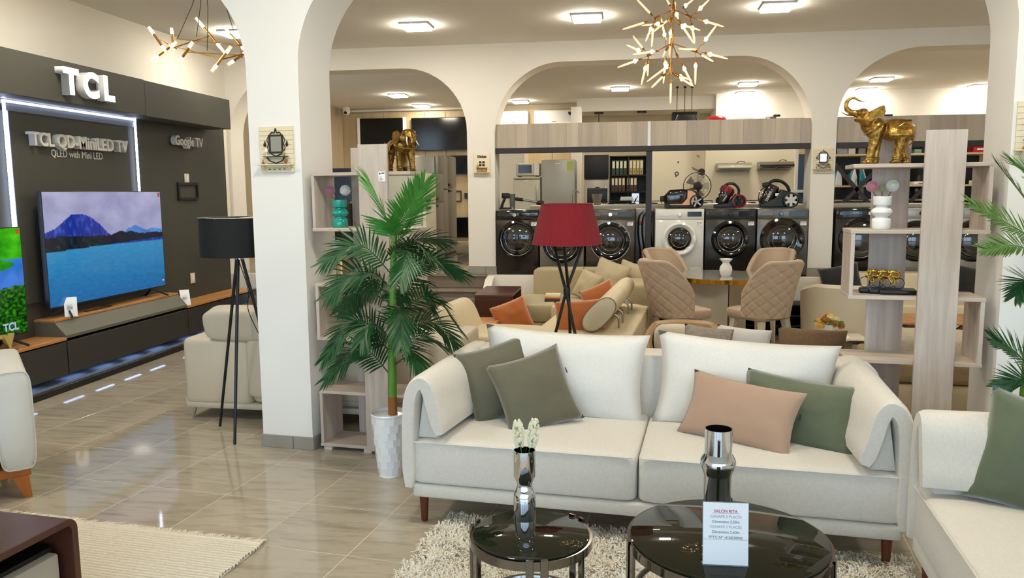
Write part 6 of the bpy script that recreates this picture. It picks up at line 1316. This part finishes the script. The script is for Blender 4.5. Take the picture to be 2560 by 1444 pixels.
# right arch shelves
rs = thing('kitchen_shelf', 'black shelving with wooden boards and a crossed brace in the right arch', 'shelf', (2.80, 11.3, PL)); L = 2.3
for z in (1.47, 1.05, .86): MB().box(0, L, 0, .4, z, z+.025, .002, 1).build('shelf_board', M_pine, rs)
box('back', M_black, 0, L, .40, .42, 0, 1.9, rs); MB().box(0, L, -.01, .0, 1.60, 1.72).build('top_rail', M_rail, rs)
for x in (.06, .45, 1.0, 1.5, 2.0): box('upright', mat('pale_upright', '#b5aa94', .5), x, x+.06, .37, .395, 0, 1.9, rs)
MB().bar((.02, -.03, 1.35), (.5, -.03, .80), .05, .02, (0, 1, 0)).bar((.62, -.03, 1.35), (.10, -.03, .80), .05, .02, (0, 1, 0)).build('cross_brace', M_rail, rs); MB().bar((1.45, -.03, 1.35), (1.0, -.03, .85), .05, .02, (0, 1, 0)).build('cross_brace', M_rail, rs)
def sitem(label, name, cat, x, z, parts, g=None):
    t = thing(name, label, cat, (2.80+x, 11.42, PL+z), 0, g)
    for nm, m, *b in parts: box(nm, m, *b, t, .006)
for k, (x, c) in enumerate(((.14, '#8f9296'), (.24, '#c4c2bc'), (.37, '#6f7276'))): sitem(('grey boxed gadget', 'pale boxed gadget', 'slate boxed gadget')[k]+' on the top kitchen shelf left of the elephant foot', 'gadget_box', 'box', x, 1.496, (('body', mat('gb%d' % k, c, .4), -.045, .045, -.1, .1, 0, .13), ('lid', M_black, -.046, .046, -.101, .101, .13, .138)))
def iron(label, x, z, rz):
    t = thing('steam_iron', label, 'iron', (2.80+x, 11.42, PL+z), rz, 'blue irons on the kitchen shelf'); M_i = mat('iron_teal', '#2a8a9c', .3); MB().prism([(-.045, 0), (.045, 0), (.04, .1), (0, .22), (-.04, .1)], -.03, .0, 'y', .006).build('soleplate', mat('iron_white', '#d6dadb', .3), t); MB().prism([(-.038, 0), (.038, 0), (.034, .1), (0, .205), (-.034, .1)], .0, .05, 'y', .012).build('body', M_i, t); MB().tube(curve_pts([(0, .05, .03), (0, .10, .06), (0, .09, .13), (0, .04, .17)], 8), .013, 8).build('handle', M_i, t)
iron('upright teal steam iron left of the pink flower', .30, 1.076, .5); iron('upright teal steam iron beside the first one, turned away', .42, 1.076, 2.6); iron('teal steam iron behind the right shelf unit panel', .60, 1.076, -.4); iron('pale steam iron at the left end of the kitchen shelf', .10, 1.076, .3)
mk = thing('moka_pot', 'black moka pot on a white box between the shelf panels', 'pot', (3.96, 11.42, PL+1.12)); MB().lathe([(0, 0), (.065, 0), (.05, .08), (.055, .09), (.068, .17), (.05, .185), (.01, .2), (.012, .215), (0, .22)], 10).build('body', M_black, mk); MB().tube(curve_pts([(.06, 0, .16), (.12, 0, .15), (.115, 0, .06)], 8), .01, 6).build('handle', M_black, mk)
sitem('white carton under the moka pot', 'carton', 'box', 1.16, 1.076, (('body', M_whitem, -.11, .11, -.1, .1, 0, .042), ('print', M_steelg, -.05, .02, -.1015, -.1, .012, .024)))
sitem('red carton on the top kitchen shelf right of the tall panel', 'carton', 'box', 1.88, 1.496, (('body', mat('red_carton', '#a8202a', .35), -.1, .1, -.1, .1, 0, .09), ('print', M_whitem, -.06, .06, -.1015, -.1, .03, .05)))
sitem('green and black carton behind the elephant hind foot', 'carton', 'box', 1.13, 1.496, (('body', mat('green_carton', '#5f8f82', .5), -.09, .0, -.1, .1, 0, .05), ('lid', M_black, .0, .1, -.1, .1, 0, .14)))
sitem('white iron lying at the right end behind the tall panel', 'travel_iron', 'iron', 1.90, 1.076, (('body', M_whitem, -.1, .06, -.05, .05, 0, .05), ('handle', M_steelg, -.06, .04, -.02, .02, .06, .085)))
for k in range(3): sitem('black upright book %s right of the rear shelf panel' % ('nearest the panel', 'in the middle', 'farthest out')[k] if 0 else 'black upright box file, %s of three behind the shelf gap' % ('first', 'second', 'third')[k], 'box_file', 'box', 1.10+.075*k, .886, (('body', (M_black, M_blackm, mat('charcoal_file', '#2c2b2a', .5))[k], -.033, .033, -.1, .1, 0, .155), ('label', M_steelg, -.015, .015, -.1015, -.1, .08, .13)), 'black box files')
